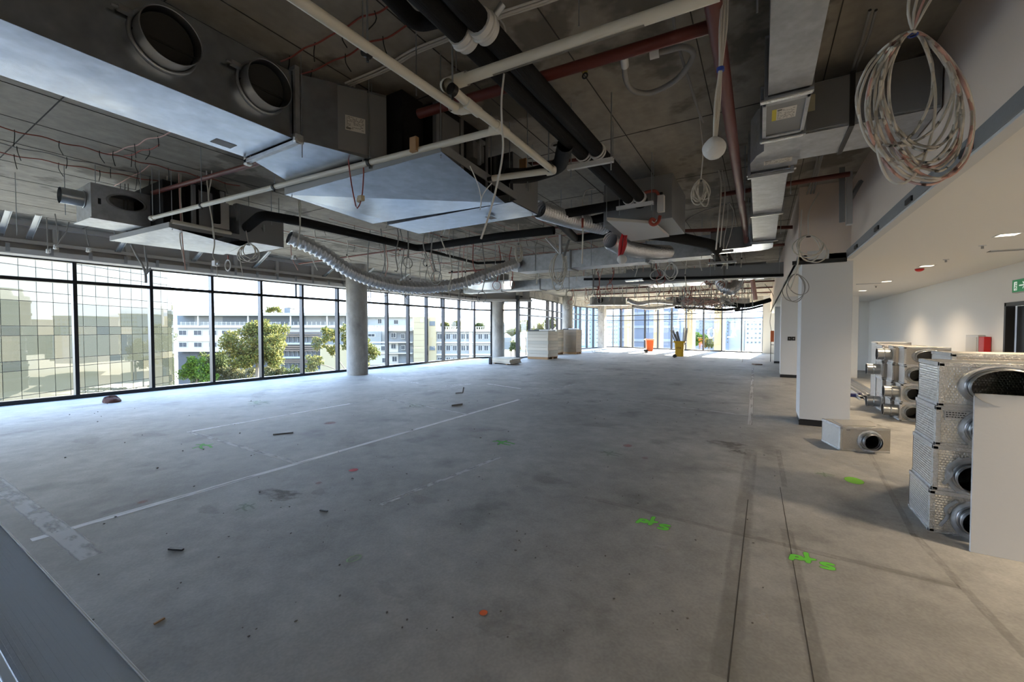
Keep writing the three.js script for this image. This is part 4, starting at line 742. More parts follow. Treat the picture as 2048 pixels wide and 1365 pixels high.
cable([[1192, 378], [1172, 382], [1165, 405], [1166, 450], [1165, 490], [1164, 528]], 0.011, M.cable, 'beige cable arching over the black elbows then hanging straight down', { depth: 6.2 });
{ const a = atD(1165, 437, 6.2), b = atD(1165, 456, 6.2); solo('tape_wrap', rod(a, b, 0.017, 10), M.redCable, 'red tape wrapped around the straight hanging beige cable', 'tape'); }
// left unit drops
cable([[335, 340], [333, 370], [327, 405], [333, 440], [338, 452]], 0.009, M.cable, 'beige cable dropping onto the rim of the left unit tray', { depth: 6.2 });
cable([[357, 340], [359, 390], [361, 430], [364, 470], [367, 505], [371, 540]], 0.008, M.cablePink, 'reddish cable pair with frayed end hanging left of the left unit drain', { depth: 6.1 });
cable([[362, 340], [361, 395], [365, 450], [360, 470], [368, 525]], 0.008, M.cable, 'beige cable twisting beside the reddish cable at the left unit', { depth: 6.12 });
cable([[412, 330], [414, 360], [418, 400], [426, 450], [429, 490], [426, 512], [432, 524]], 0.009, M.cable, 'beige cable hanging to a white junction box below the left unit', { depth: 6.0 });
cable([[424, 330], [422, 360], [417, 395], [424, 440], [427, 475]], 0.008, M.cable, 'second beige cable crossing the left unit drain pipe', { depth: 6.0 });
{ const d = 6.0, c = atD(431, 527, d), t = thing('junction_box', 'small white junction box dangling below the left unit tray', 'junction box', [c.x, c.y - 0.05, c.z]); part('box_body', rbox(c.x - 0.05, c.x + 0.05, c.y - 0.04, c.y + 0.04, c.z - 0.03, c.z + 0.03, 0.008), M.plastic, t); part('clip', rbox(c.x + 0.05, c.x + 0.1, c.y - 0.03, c.y + 0.0, c.z - 0.015, c.z + 0.015, 0.005), M.clear, t); part('tail', rod(c.clone().add(V(0.04, -0.04, 0)), c.clone().add(V(0.045, -0.2, 0)), 0.004), M.cable, t); }
{ const d = 6.3, c = atD(456, 531, d), t = thing('speaker_ring', 'pale round ring with a red tag dangling below the left unit', 'ring', [c.x, c.y - 0.1, c.z]); part('ring', new THREE.TorusGeometry(0.08, 0.01, 8, 32).translate(c.x, c.y, c.z), M.plastic, t); const b = atD(456, 515, d); part('red_tag', rbox(b.x - 0.012, b.x + 0.012, b.y - 0.03, b.y + 0.03, b.z - 0.006, b.z + 0.006, 0.004), M.redCable, t); }
cable([[597, 390], [598, 420], [600, 450], [597, 480], [592, 500]], 0.009, M.cable, 'beige cable pair with a white plug hanging at the start of the flexible duct', { depth: 6.4 });
cable([[602, 390], [601, 430], [600, 455], [595, 490]], 0.008, M.cable, 'second beige strand beside the plugged cable by the flexible duct', { depth: 6.4 });
function dangler(px, py, d, label, clear = true) { // clear or white connector at a cable end
  const c = atD(px, py, d), t = thing('cable_connector', label, 'connector', [c.x, c.y - 0.05, c.z]);
  part('housing', rbox(c.x - 0.03, c.x + 0.03, c.y - 0.035, c.y + 0.03, c.z - 0.025, c.z + 0.025, 0.01), clear ? M.clear : M.plastic, t); part('plug', join([rod(c.clone().add(V(0.03, -0.01, 0)), c.clone().add(V(0.075, -0.03, 0)), 0.016, 10), rod(c.clone().add(V(-0.03, 0.0, 0)), c.clone().add(V(-0.055, -0.03, 0.01)), 0.014, 10)]), M.plastic, t);
  return t;
}
dangler(588, 515, 6.4, 'white plug on the beige cable pair by the flexible duct', false);
dangler(177, 500, 6.6, 'clear connector hanging under the short plenum by the windows');
dangler(112, 494, 6.4, 'clear connector where two cables meet, left of the short plenum');
dangler(97, 502, 6.7, 'clear connector, leftmost one below the ceiling by the windows');
dangler(795, 562, 9.0, 'pale connector hanging on the sagging flexible duct', false);
dangler(1303, 523, 8.6, 'small brass and white connector before the upper cross duct', false);
for (const [pts, label] of [[[[93, 435], [95, 465], [96, 498]], 'leftmost thin cable with clear connector by the windows'], [[[110, 428], [114, 455], [116, 485], [113, 494]], 'left strand of the two cables meeting at a clear connector'], [[[138, 444], [132, 465], [120, 482], [114, 494]], 'right strand of the two cables meeting at a clear connector'], [[[170, 455], [174, 475], [178, 492]], 'cable with clear connector under the short plenum'], [[[250, 368], [248, 415], [253, 445], [252, 470]], 'left cable of the pair crossing the oval opening'], [[[256, 368], [256, 400], [253, 440], [254, 470]], 'right cable of the pair crossing the oval opening']]) cable(pts, 0.008, M.cableGrey, label, { depth: 6.5 });
{ // y-shaped taped cable bunch in front of the second window
  const d = 7.4, t = thing('cable_bunch', 'y-shaped taped bunch of grey cables hanging before the third window', 'cable', atD(292, 566, d).toArray());
  part('left_branch', tube([[263, 490], [273, 510], [286, 533], [291, 548], [292, 566]].map(([x, y]) => atD(x, y, d)), 0.02, 24, 8), M.cableGrey, t);
  part('right_branch', tube([[290, 492], [292, 515], [295, 530], [293, 548]].map(([x, y]) => atD(x, y, d)), 0.017, 20, 8), M.cableGrey, t);
  part('stub', tube([[293, 548], [299, 540], [301, 536]].map(([x, y]) => atD(x, y, d)), 0.014, 10, 8), M.cableGrey, t);
}
{ // red bundle and white ball near the black elbows
  const d = 6.4, t = thing('tape_bundle', 'bright red tape bundle hanging from the black pipe elbows', 'tape', atD(1237, 518, d).toArray());
  for (let i = 0; i < 7; i++) part('tape_strip', tube([[1247 + rnd(-5, 5), 437], [1250 + rnd(-6, 6), 460], [1246 + rnd(-7, 7), 485], [1238 + rnd(-6, 6), 518]].map(([x, y]) => atD(x, y, d + rnd(-0.03, 0.03))), 0.016, 16, 6), std({ color: C(0.5, 0.02, 0.03), roughness: 0.45 }), t);
  const b = atD(1244, 519, d); const t2 = thing('wrapped_fitting', 'small white wrapped ball fitting under the red tape bundle', 'light fitting', [b.x, b.y - 0.075, b.z]);
  part('plastic_wrap', new THREE.SphereGeometry(0.075, 20, 14).translate(b.x, b.y, b.z), M.plastic, t2); part('lead', rod(b.clone().add(V(0, 0.06, 0)), atD(1247, 470, d), 0.006), M.cable, t2);
}
{ const c = atY(1322, 405, 3.3), t = thing('pipe_valve', 'red hooked pipe with a white valve block beside the farther trapeze', 'valve', [c.x, 3.0, c.z]); const d = depthOf(c);
  part('valve_body', rbox(c.x - 0.045, c.x + 0.045, c.y - 0.13, c.y + 0.09, c.z - 0.04, c.z + 0.04, 0.008), M.paper, t); part('cap', rod(c.clone().add(V(0, 0.09, 0)), c.clone().add(V(0, 0.13, 0)), 0.022, 12), M.skirting, t);
  part('hook', tube([[1320, 432], [1316, 445], [1307, 450], [1300, 445], [1304, 438], [1311, 442]].map(([x, y]) => atD(x, y, d)), 0.022, 24, 10), std({ color: C(0.35, 0.06, 0.04), roughness: 0.4 }), t);
  part('arm', tube([[1318, 392], [1312, 383], [1295, 384], [1280, 390]].map(([x, y]) => atD(x, y, d)), 0.02, 16, 8), M.redCable, t); }
{ const c = atY(1112, 290, 3.55), t = thing('junction_box', 'small white oval fitting on the rod above the white drain elbow', 'fitting', [c.x, c.y - 0.04, c.z]); part('fitting_body', new THREE.TorusGeometry(0.045, 0.016, 8, 24).scale(1, 0.5, 1).translate(c.x, c.y, c.z), M.plastic, t); part('screw', rod(c.clone().add(V(-0.03, 0, 0)), c.clone().add(V(0.03, 0, 0)), 0.008), M.skirting, t); }
{ const c = atY(1170, 140, 3.86), t = thing('ceiling_anchor', 'small brass anchor hook under the ceiling between black pipes and red main', 'hook', [c.x, 3.75, c.z]); part('nut', rod(V(c.x, 3.9, c.z), V(c.x, 3.84, c.z), 0.025, 6), std({ color: C(0.5, 0.36, 0.1), roughness: 0.4, metalness: 0.8 }), t); part('eye', new THREE.TorusGeometry(0.022, 0.007, 6, 16).translate(c.x, 3.81, c.z), M.skirting, t); }
for (const [p, q, d, label] of [[[822, 294], [834, 290], 3.5, 'timber packer standing behind the rim of the big drip tray'], [[1040, 333], [1052, 330], 4.6, 'timber block beside the insulated branch pipe']]) { const a = atD(...p, d), b = atD(...q, d); solo('timber_block', rbox(a.x, b.x + 0.03, a.y - 0.05, a.y + 0.07, a.z - 0.02, a.z + 0.02, 0.004).rotateZ(0), M.timber, label, 'timber'); }

// threaded rods hanging free
const rodsPx = [[725, -5, 92], [832, 55, 190], [912, 45, 140], [743, 168, 318], [1055, 210, 370], [1097, 245, 330], [1226, 243, 326], [1303, 350, 415], [982, 225, 410], [318, 340, 425], [280, 330, 385], [190, 330, 392], [128, 330, 430], [30, 345, 470], [1158, -5, 52], [893, 230, 320], [845, 0, 60], [1178, 395, 440], [1143, 400, 430], [1122, 380, 420], [542, 370, 450], [1183, 378, 450]];
rodsPx.forEach(([x, y0, y1], i) => { const a = atY(x, y0, SLAB), d = depthOf(a), b = atD(x, y1, d); solo('threaded_rod', rod(a, b.setX(a.x).setZ(a.z), 0.0045, 6), M.rodSteel, 'thin threaded rod ' + ['holding the long drain pipe at its black clip', 'hanging free right of the long drain pipe', 'above the end of the thick white pipe', 'before the labelled sheet of the big plenum', 'right of the free white cable', 'holding the white drain elbow', 'at the right end of the nearer trapeze', 'at the right end of the farther trapeze', 'over the right corner of the big tray', 'at the right of the oval opening', 'left of the oval opening', 'above the corner of the short plenum', 'above the round spigot of the short plenum', 'leftmost, by the first bulkhead strut', 'hanging free at the top edge above the thick white pipe', 'over the front corner of the big tray', 'at the top edge left of the black pair', 'hanging right of the short flexible duct', 'above the black pipe elbow, middle one', 'above the black pipe elbow, left one', 'above the end box of the left unit', 'beside the black elbow, rightmost one'][i], 'rod'); });
// zip-tied thin red wires along the soffit
function ceilingWire(a, b, mat, label, n = 5, tie = true) {
  const t = thing('alarm_wire', label, 'wire', [a.x, a.y - 0.02, a.z]), pts = [];
  for (let i = 0; i <= n * 2; i++) pts.push(a.clone().lerp(b, i / (n * 2)).add(V(0, i % 2 ? -0.02 : 0, rnd(-0.01, 0.01))));
  part('wire', tube(pts, 0.007, n * 8, 5), mat, t);
  if (tie) for (let i = 0; i < n; i++) { const p = a.clone().lerp(b, (i + 0.4) / n); part('zip_tie', tube([p, p.clone().add(V(rnd(-0.03, 0.03), -0.07, 0)), p.clone().add(V(rnd(-0.06, 0.06), -rnd(0.12, 0.2), rnd(-0.04, 0.04)))], 0.004, 6, 5), M.skirting, t); }
}
const cw = (p, q, mat, label, n, tie) => ceilingWire(atY(...p, 3.87), atY(...q, 3.87), mat, label, n, tie);
cw([-10, 250], [480, 372], M.redCable, 'long red alarm wire along the left ceiling, nearest the plenum', 7); cw([-10, 283], [470, 390], M.cableGrey, 'dark wire along the left ceiling between two red ones', 6); cw([-10, 302], [440, 385], M.redCable, 'long red alarm wire along the left ceiling, nearest the windows', 6);
cw([210, 308], [345, 262], M.cablePink, 'short pink wire crossing toward the plenum bottom', 3); cw([250, 312], [320, 290], M.redCable, 'short red wire crossing the left ceiling', 2); cw([228, 372], [300, 330], M.cablePink, 'pink and white wires sweeping to the left unit', 2);
cw([560, 122], [790, 0], M.redCable, 'red alarm wire crossing above the long drain pipe, upper one', 4); cw([600, 150], [815, 50], M.redCable, 'red alarm wire crossing above the long drain pipe, lower one', 3);
for (let i = 0; i < 7; i++) { const x = -9.4 + i * 0.9; ceilingWire(V(x, 3.87, -5.2 - i * 0.1), V(x + 0.2, 3.87, -13), i % 3 ? M.cablePink : M.redCable, ['first', 'second', 'third', 'fourth', 'fifth', 'sixth', 'seventh'][i] + ' thin wire from the left of those along the ceiling past the left unit', 5); }
for (let i = 0; i < 4; i++) ceilingWire(V(-9.8, 3.87, -8.2 - i * 0.9), V(-1.5, 3.87, -8.4 - i * 0.9), i % 2 ? M.redCable : M.cableGrey, ['nearest', 'second', 'third', 'farthest'][i] + ' wire crossing the ceiling beside the long flexible duct', 6);
// right-hand steel brackets and cable bunches under the soffit by the bulkhead
for (const [p, q, label] of [[[1700, 0], [1660, 300], 'grey cable bunch running along the ceiling right of the duct']]) { const t = thing('cable_run', label, 'cable', atY(1740, 60, 3.8).toArray()); for (const o of [0, 12]) part('strand', tube([[1740 + o, 20], [1726 + o, 72], [1708 + o * 0.5, 130], [1690 + o, 190]].map(([x, y]) => atY(x, y, 3.8)), 0.01, 24, 6), M.cableGrey, t); }
{ const t = thing('cable_run', 'grey cable bunch passing behind the right branch duct', 'cable', atY(1640, 330, 3.7).toArray()); for (const o of [0, 7, 13]) part('strand', tube([[1640 + o, 280], [1632 + o * 0.6, 330], [1612 + o, 395], [1596 + o, 450]].map(([x, y]) => atY(x, y, 3.78)), 0.012, 24, 6), M.cableGrey, t); }
{ const t = thing('steel_bracket', 'galvanised steel post with diagonal brace by the white bulkhead, upper right', 'bracket', atY(1700, 450, 3.2).toArray()), d = 5.5, P = (x, y) => atD(x, y, d);
  part('post', bar(P(1698, 345), P(1698, 450), 0.1, 0.06, V(1, 0, 0)), M.strut, t); part('side_flange', bar(P(1684, 335), P(1684, 445), 0.03, 0.06, V(1, 0, 0)), M.galvDull, t); part('diagonal_brace', bar(P(1700, 400), P(1722, 362), 0.04, 0.04), M.galvDull, t); }
{ const t = thing('steel_bracket', 'steel trimmer of three struts meeting below the black pipe elbow', 'bracket', atY(1122, 505, 3.0).toArray()), d = 7.4, P = (x, y) => atD(x, y, d);
  part('strut_arm', bar(P(1092, 475), P(1121, 508), 0.04, 0.04), M.strut, t); part('post', bar(P(1121, 470), P(1121, 508), 0.06, 0.04, V(1, 0, 0)), M.strut, t); part('strut_arm', bar(P(1138, 480), P(1128, 512), 0.05, 0.04), M.galvDull, t); }
// diagonal struts from the bulkhead rail to the ceiling
[[72, 425, 58, 475], [0, 425, 0, 468], [247, 485, 236, 502], [397, 505, 388, 520], [545, 502, 508, 535], [665, 535, 648, 552], [738, 548, 718, 560], [805, 556, 790, 568], [880, 568, 866, 577], [932, 577, 921, 586]].forEach(([x0, y0, x1, y1], i) => {
  const b = atX(x1, y1, -13.25), a = b.clone().add(V(0.85, 0.42, 0)), t = thing('bulkhead_strut', ['first', 'second', 'third', 'fourth', 'fifth', 'sixth', 'seventh', 'eighth', 'ninth', 'tenth'][[1, 0, 2, 3, 4, 5, 6, 7, 8, 9][i]] + ' diagonal steel strut from the left along the window bulkhead', 'strut', [b.x, b.y, b.z], 'diagonal steel struts along the window bulkhead');
  part('stud_web', bar(b, a, 0.09, 0.008), M.strut, t); part('stud_lip', join([bar(b.clone().add(V(0, -0.02, 0.045)), a.clone().add(V(0, -0.02, 0.045)), 0.006, 0.045), bar(b.clone().add(V(0, -0.02, -0.045)), a.clone().add(V(0, -0.02, -0.045)), 0.006, 0.045)]), M.strut, t);
  part('foot_plate', rbox(b.x - 0.04, b.x + 0.03, b.y - 0.03, b.y + 0.01, b.z - 0.05, b.z + 0.05, 0.004), M.galvDull, t);
});
// many more drops deeper in the room
const protoDrops = [];
for (let k = 0; k < 8; k++) {
  const len = rnd(0.7, 1.5), g = new THREE.Group(); g.name = 'hanging_cable'; const mat = [M.cable, M.cableGrey, M.cablePink, M.cable, M.cableWhite, M.redCable, M.cable, M.cableGrey][k];
  const a = V(rnd(-0.06, 0.06), -len * 0.35, rnd(-0.06, 0.06)), b = V(rnd(-0.1, 0.1), -len * 0.7, rnd(-0.1, 0.1)), c = V(rnd(-0.12, 0.12), -len, rnd(-0.12, 0.12)), e = c.clone().add(V(rnd(-0.25, 0.25), rnd(-0.1, 0.25), rnd(-0.1, 0.1)));
  local('strand', tube([V(0, 0, 0), a, b, c, ...(k % 2 ? [e] : [])], 0.012, 18, 5), mat, g); if (k % 3 === 0) local('tie', rod(b.clone().add(V(0, 0.02, 0)), b.clone().add(V(0, -0.02, 0)), 0.02, 8), M.skirting, g);
  if (k % 4 === 1) local('ring', new THREE.TorusGeometry(0.14, 0.009, 5, 22).translate(c.x, c.y - 0.1, c.z), mat, g);
  g.userData.look = (k % 4 === 1 ? 'ringed ' : k % 2 ? 'curled ' : 'straight ') + ['beige', 'grey', 'pinkish', 'beige tied', 'white', 'red', 'beige', 'dark grey'][k] + ' cable' + ''; protoDrops.push(g);
}
const protoRod = new THREE.Group(); protoRod.name = 'threaded_rod'; local('rod', rod(V(0, 0, 0), V(0, -0.75, 0), 0.007, 5), M.rodSteel, protoRod); tag(protoRod, 'thin threaded rod hanging from the far ceiling', 'rod', 'threaded rods of the far ceiling');
for (let i = 0; i < 215; i++) {
  const far = i < 180, z = far ? -10.5 - 21 * Math.pow(rnd(), 0.9) : rnd(-10, -5.5), x = far ? (i % 3 ? -rnd(0.2, 4.6) : -rnd(0.5, 10)) : -rnd(4.5, 9.5), k = Math.floor(rnd(8));
  const p = V(x, SLAB, z), c = copy(protoDrops[k], p, rnd(6.28)); c.scale.y = rnd(0.6, 1.05); c.userData = { category: 'cable' };
  const zone = z > -10 ? 'by the long flexible duct' : z > -13.5 ? 'between the two cross ducts' : z > -18 ? 'just behind the lower cross duct' : z > -24 ? 'before the far fan coil units' : 'near the far windows', side = x > -2 ? 'near the columns' : x > -4.8 ? 'in mid room' : 'near the left windows', lb = protoDrops[k].userData.look + ' hanging ' + zone + ' ' + side;
  tag(c, lb, 'cable', lb + 's');
}
for (let i = 0; i < 70; i++) { const z = -7 - 24 * rnd(), p = V(-rnd(0.3, 10), SLAB, z), c = copy(protoRod, p, 0); c.scale.y = rnd(0.5, 1.3); const zone = z > -9.2 ? 'before the upper cross duct' : z > -13.5 ? 'between the two cross ducts' : z > -20 ? 'behind the lower cross duct' : 'near the far windows', side = p.x > -3 ? 'on the white column side' : p.x > -6.5 ? 'in mid room' : 'on the window side'; c.userData = {}; tag(c, 'thin threaded rod hanging ' + zone + ' ' + side, 'rod', 'threaded rods ' + zone + ' ' + side); }
// tangled bundle and tubes near the far end, under the ceiling
for (const [pts, r, mat, label] of [
  [[[1255, 600, 24], [1275, 607, 24], [1310, 603, 24], [1345, 606, 24]], 0.12, M.flex, 'crumpled silver flexible duct near the far windows, left part'], [[[1265, 613, 25], [1300, 617, 25], [1350, 612, 25]], 0.1, M.flex, 'thin silver flexible duct near the far windows, lower left'],
  [[[1350, 615, 22], [1400, 617, 22], [1450, 620, 22], [1480, 616, 22]], 0.07, M.black, 'dark pipe sagging under the far ceiling by the third column'], [[[1450, 607, 19], [1490, 612, 19], [1520, 606, 19], [1540, 600, 19]], 0.1, M.black, 'dark pipe bend by the far white columns'],
  [[[1505, 560, 14], [1508, 580, 14], [1511, 600, 14]], 0.07, M.cablePink, 'thick pinkish hose dropping by the far white columns'], [[[1470, 622, 20], [1500, 618, 20], [1525, 612, 20]], 0.05, M.black, 'thin dark pipe in front of the far windows, rightmost'], [[[1400, 600, 20], [1425, 604, 20], [1450, 598, 20]], 0.14, M.foilMatt, 'pale foil-wrapped duct bulge by the far units']]) solo('far_pipe', tube(pts.map(([x, y, d]) => atD(x, y, d)), r, 24, 10), mat, label, 'pipe');
for (let i = 0; i < 14; i++) { const px = 1415 + rnd(-45, 40), py = rnd(596, 612), d = rnd(17, 21), c = atD(px, py, d), pts = []; for (let k = 0; k < 14; k++) pts.push(c.clone().add(V(rnd(-0.45, 0.45), rnd(-0.25, 0.25), rnd(-0.3, 0.3)))); pts.unshift(V(c.x, SLAB - 0.015, c.z)); const m = solo('tangled_cable', tube(pts, 0.012, 90, 5), [M.cablePink, M.cable, M.cableGrey][i % 3], ['pinkish', 'beige', 'grey'][i % 3] + ' tangled cable in the knot under the far ceiling, left of the third column', 'cable', ['pinkish', 'beige', 'grey'][i % 3] + ' tangled cables under the far ceiling'); }
// cable reaching the floor near the far end, and wire on the floor
cable([[1486, 560], [1490, 620], [1489, 680], [1488, 705], [1486, 716], [1484, 725]], 0.008, M.cableGrey, 'thin cable hanging from the ceiling almost to the floor, far right', { depth: 14 });
// ---------------------------------------------------------------- things on the floor
const inkTex = canvasTex(128, 64, (g, w, h) => { g.fillStyle = '#b9b6b2'; g.fillRect(0, 0, w, h); g.fillStyle = '#3d3c3b'; for (let i = 0; i < 3; i++) { let x = 8; while (x < 116) { const l = rnd(5, 16); g.fillRect(x, 8 + i * 18, Math.min(l, 118 - x), 9); x += l + 5; } } });
const inkMat = std({ map: inkTex, roughness: 0.6 });
function collarAxis(geoFn, axis) { return axis === 'z' ? geoFn : geoFn; }
// a foil-faced plenum box; spigots: [axis, a, b, r, len] on the near (+z) or left (-x) face
function foilBox(label, x0, x1, y0, y1, z0, z1, spig, o = {}) {
  const t = thing('plenum_box', label, 'duct box', [(x0 + x1) / 2, y0, (z0 + z1) / 2], o.group), hz = spig.filter((s) => s[0] === 'z').map(([, x, y, rx, ry]) => [x, y, rx, ry || rx]), hx = spig.filter((s) => s[0] === 'x');
  const sh = join([metric(panelGeo(x0, x1, y0, y1, hz, 0.025).translate(0, 0, z1 - 0.025)), rbox(x0, x0 + 0.025, y0, y1, z0, z1 - 0.02, 0.006), rbox(x1 - 0.025, x1, y0, y1, z0, z1 - 0.02, 0.006), rbox(x0, x1, y0, y0 + 0.025, z0, z1 - 0.02, 0.006), rbox(x0, x1, y1 - 0.025, y1, z0, z1 - 0.02, 0.006), rbox(x0, x1, y0, y1, z0, z0 + 0.025, 0.006)]);
  part('foil_shell', sh, o.mat || M.foil, t);
  part('foil_tape', join([rbox(x0 - 0.003, x0 + 0.03, y0 + 0.004, y1 - 0.004, z1 - 0.03, z1 + 0.003, 0.003), rbox(x0 - 0.003, x1, y1 - 0.03, y1 + 0.003, z1 - 0.03, z1 + 0.003, 0.003), rbox(x0 - 0.003, x1, y0 - 0.0, y0 + 0.026, z1 - 0.03, z1 + 0.003, 0.003), rbox(x0 - 0.003, x0 + 0.03, y1 - 0.03, y1 + 0.003, z0, z1, 0.003), rbox(x0 - 0.003, x0 + 0.028, y0, y0 + 0.026, z0, z1, 0.003)]), M.foilTape, t);
  for (const [, x, y, rx, ry] of spig.filter((s) => s[0] === 'z')) {
    const k = (ry || rx) / rx;
    part('spigot_collar', join([new THREE.CylinderGeometry(rx, rx, 0.12, 44, 1, true).rotateX(Math.PI / 2).scale(1, k, 1).translate(x, y, z1 + 0.03), new THREE.TorusGeometry(rx + 0.006, 0.009, 8, 44).scale(1, k, 1).translate(x, y, z1 + 0.006), new THREE.TorusGeometry(rx, 0.005, 6, 44).scale(1, k, 1).translate(x, y, z1 + 0.05)]), M.collar, t, 'galvanised spigot with dark opening');
    part('spigot_lining', new THREE.CylinderGeometry(rx * 0.985, rx * 0.985, 0.22, 36, 1, true).rotateX(Math.PI / 2).scale(1, k, 1).translate(x, y, z1 - 0.1), M.dark, t);
    part('duct_tape', new THREE.TorusGeometry(rx + 0.03, 0.02, 8, 40).scale(1, k, 0.5).translate(x, y, z1 + 0.004), M.foilTape, t);
  }
  for (const [, z, y, r] of hx) {
    part('spigot_collar', join([new THREE.CylinderGeometry(r, r, 0.2, 36, 1, true).rotateZ(Math.PI / 2).translate(x0 - 0.1, y, z), new THREE.TorusGeometry(r + 0.004, 0.007, 8, 36).rotateY(Math.PI / 2).translate(x0 - 0.1, y, z), new THREE.TorusGeometry(r, 0.004, 6, 36).rotateY(Math.PI / 2).translate(x0 - 0.2, y, z)]), M.collar, t, 'galvanised spigot with dark opening');
    part('spigot_lining', new THREE.CylinderGeometry(r * 0.98, r * 0.98, 0.02, 30).rotateZ(Math.PI / 2).translate(x0 - 0.03, y, z), M.dark, t);
  }
  return t;
}
const G1 = 'foil boxes stacked at the right edge';
[[0, 0.335, 1.43, 0.14, 0.105, 0, 'bottom foil-wrapped box of the near right stack, creased foil'], [0.335, 0.69, 1.4, 0.47, 0.105, 0, 'second foil-wrapped box from the bottom of the near right stack'], [0.69, 1.0, 1.46, 0.84, 0.1, 0, 'third foil-wrapped box from the bottom of the near stack, with a printed strip'], [1.0, 1.345, 1.55, 1.17, 0.2, 0.135, 'topmost foil-wrapped box of the near right stack, with a wide oval opening']].forEach(([y0, y1, sx, sy, rx, ry, label], i) => {
  const x0 = [1.165, 1.18, 1.19, 1.2][i], t = foilBox(label, x0, x0 + [1.02, 1.0, 1.0, 1.05][i], y0 + 0.001, y1, -5.03 + i * 0.012, -4.49 - [0, 0.01, 0.012, 0.004][i], [['z', sx, sy, rx, ry || rx]], { group: G1, mat: M.foil });
  if (i === 2) sticker(V(1.3, 0.94, -4.495), UX, UY, 0.13, 0.06, inkMat, t, 'printed_strip');
  if (i < 2) part('creased_foil', tube([V(x0 + 0.06, y0 + 0.06, -4.488), V(x0 + 0.1, y0 + 0.15, -4.484), V(x0 + 0.09, y0 + 0.2, -4.486), V(x0 + 0.15, y0 + 0.28, -4.485)], 0.012, 24, 5), M.foilTape, t);
});
[0, 1, 2, 3].forEach((k) => foilBox(['bottom', 'second', 'third', 'topmost'][k] + ' pale box of the stack hidden behind the near foil stack', 1.5 + k * 0.008, 2.6, k * 0.345 + 0.001, (k + 1) * 0.345, -5.95, -5.4, [], { mat: M.foilMatt, group: 'boxes behind the near foil stack' }));
// far stacks by the corridor
const lv = (k) => [0.0 + k * 0.325 + 0.001, (k + 1) * 0.325];
[0, 1, 2, 3].forEach((k) => {
  const w = ['bottom', 'second', 'third', 'topmost'][k], s = [[1826, 830], [1829, 790], [1834, 753], [1860, 711]][k], p = atZ(...s, -9.62);
  const sp = [['z', p.x, k * 0.325 + 0.165, k === 3 ? 0.17 : 0.1, 0.1]]; if (k === 0) sp.push(['x', -9.84, 0.165, 0.1]); if (k === 1) sp.push(['x', -9.86, 0.5, 0.1]);
  foilBox(w + ' box of the front far stack, dark opening toward the camera', 2.1 + [0, 0.01, 0.05, 0.04][k], 2.72, ...lv(k), -10.04, -9.68, sp, { mat: M.foilMatt, group: 'plenum boxes stacked by the corridor' });
  foilBox(w + ' box of the second far stack, behind the front far stack', 2.06 + k * 0.01, 2.66, ...lv(k), -10.5, -10.12, k === 3 ? [['x', -10.31, 1.14, 0.105]] : [], { mat: M.foilMatt, group: 'plenum boxes stacked by the corridor' });
  foilBox(w + ' box of the rear far stack, nearest the white pier', 2.04 - k * 0.005, 2.64, ...lv(k), -11.1, -10.6, k === 2 ? [['x', -10.83, 0.815, 0.105]] : k === 0 ? [['x', -10.83, 0.17, 0.105]] : [], { mat: M.foilMatt, group: 'plenum boxes stacked by the corridor' });
});
foilBox('single white box standing behind the far stacks, partly hidden', 2.06, 2.6, 0.001, 1.34, -11.75, -11.3, [], { mat: M.foilMatt });
{ // the lone box lying on the floor by the first white column
  const A = atY(1680, 902, 0), B = atY(1640, 882, 0), D = atY(1780, 908, 0), u = D.clone().sub(A), ang = Math.atan2(-u.z, u.x), w = u.length(), dep = B.distanceTo(A);
  const t = foilBox('lone foil box lying on the floor before the first white column, round spigot', 0, w, 0.001, 0.322, -dep, 0, [['z', w * 0.6, 0.145, 0.098]], { mat: M.foilMatt });
  t.position.set(0, 0, 0).add(V(w / 2, 0.001, -dep / 2).applyAxisAngle(UY, ang)).add(A.setY(0)); t.rotation.y = ang;
  local('fold_flap', hexa([V(-w * 0.35, 0.322, -dep * 0.3), V(w * 0.4, 0.322, -dep * 0.35), V(w * 0.3, 0.322, dep * 0.3), V(-w * 0.42, 0.322, dep * 0.42)].reverse(), [V(-w * 0.35, 0.33, -dep * 0.3), V(w * 0.4, 0.33, -dep * 0.35), V(w * 0.3, 0.328, dep * 0.3), V(-w * 0.42, 0.328, dep * 0.42)].reverse()), M.foilMatt, t);
  local('printed_number', box(-w * 0.38, -w * 0.3, 0.27, 0.29, dep / 2, dep / 2 + 0.002), M.cableGrey, t);
}
{ // white board leaning on the near stack
  const a = V(1.315, 0, -4.225), b = V(1.6, 0, -4.215), top = 1.125, lean = V(0.06, 0, -0.2), n = V(0, 0, -0.022), q = [a, b, b.clone().add(n), a.clone().add(n)];
  const g = hexa(q.map((p) => p.clone().setY(0.001)).reverse(), q.map((p) => p.clone().add(lean).setY(top)).reverse());
  solo('white_panel', g, M.white, 'tall narrow white panel leaning against the near foil stack', 'panel');
}
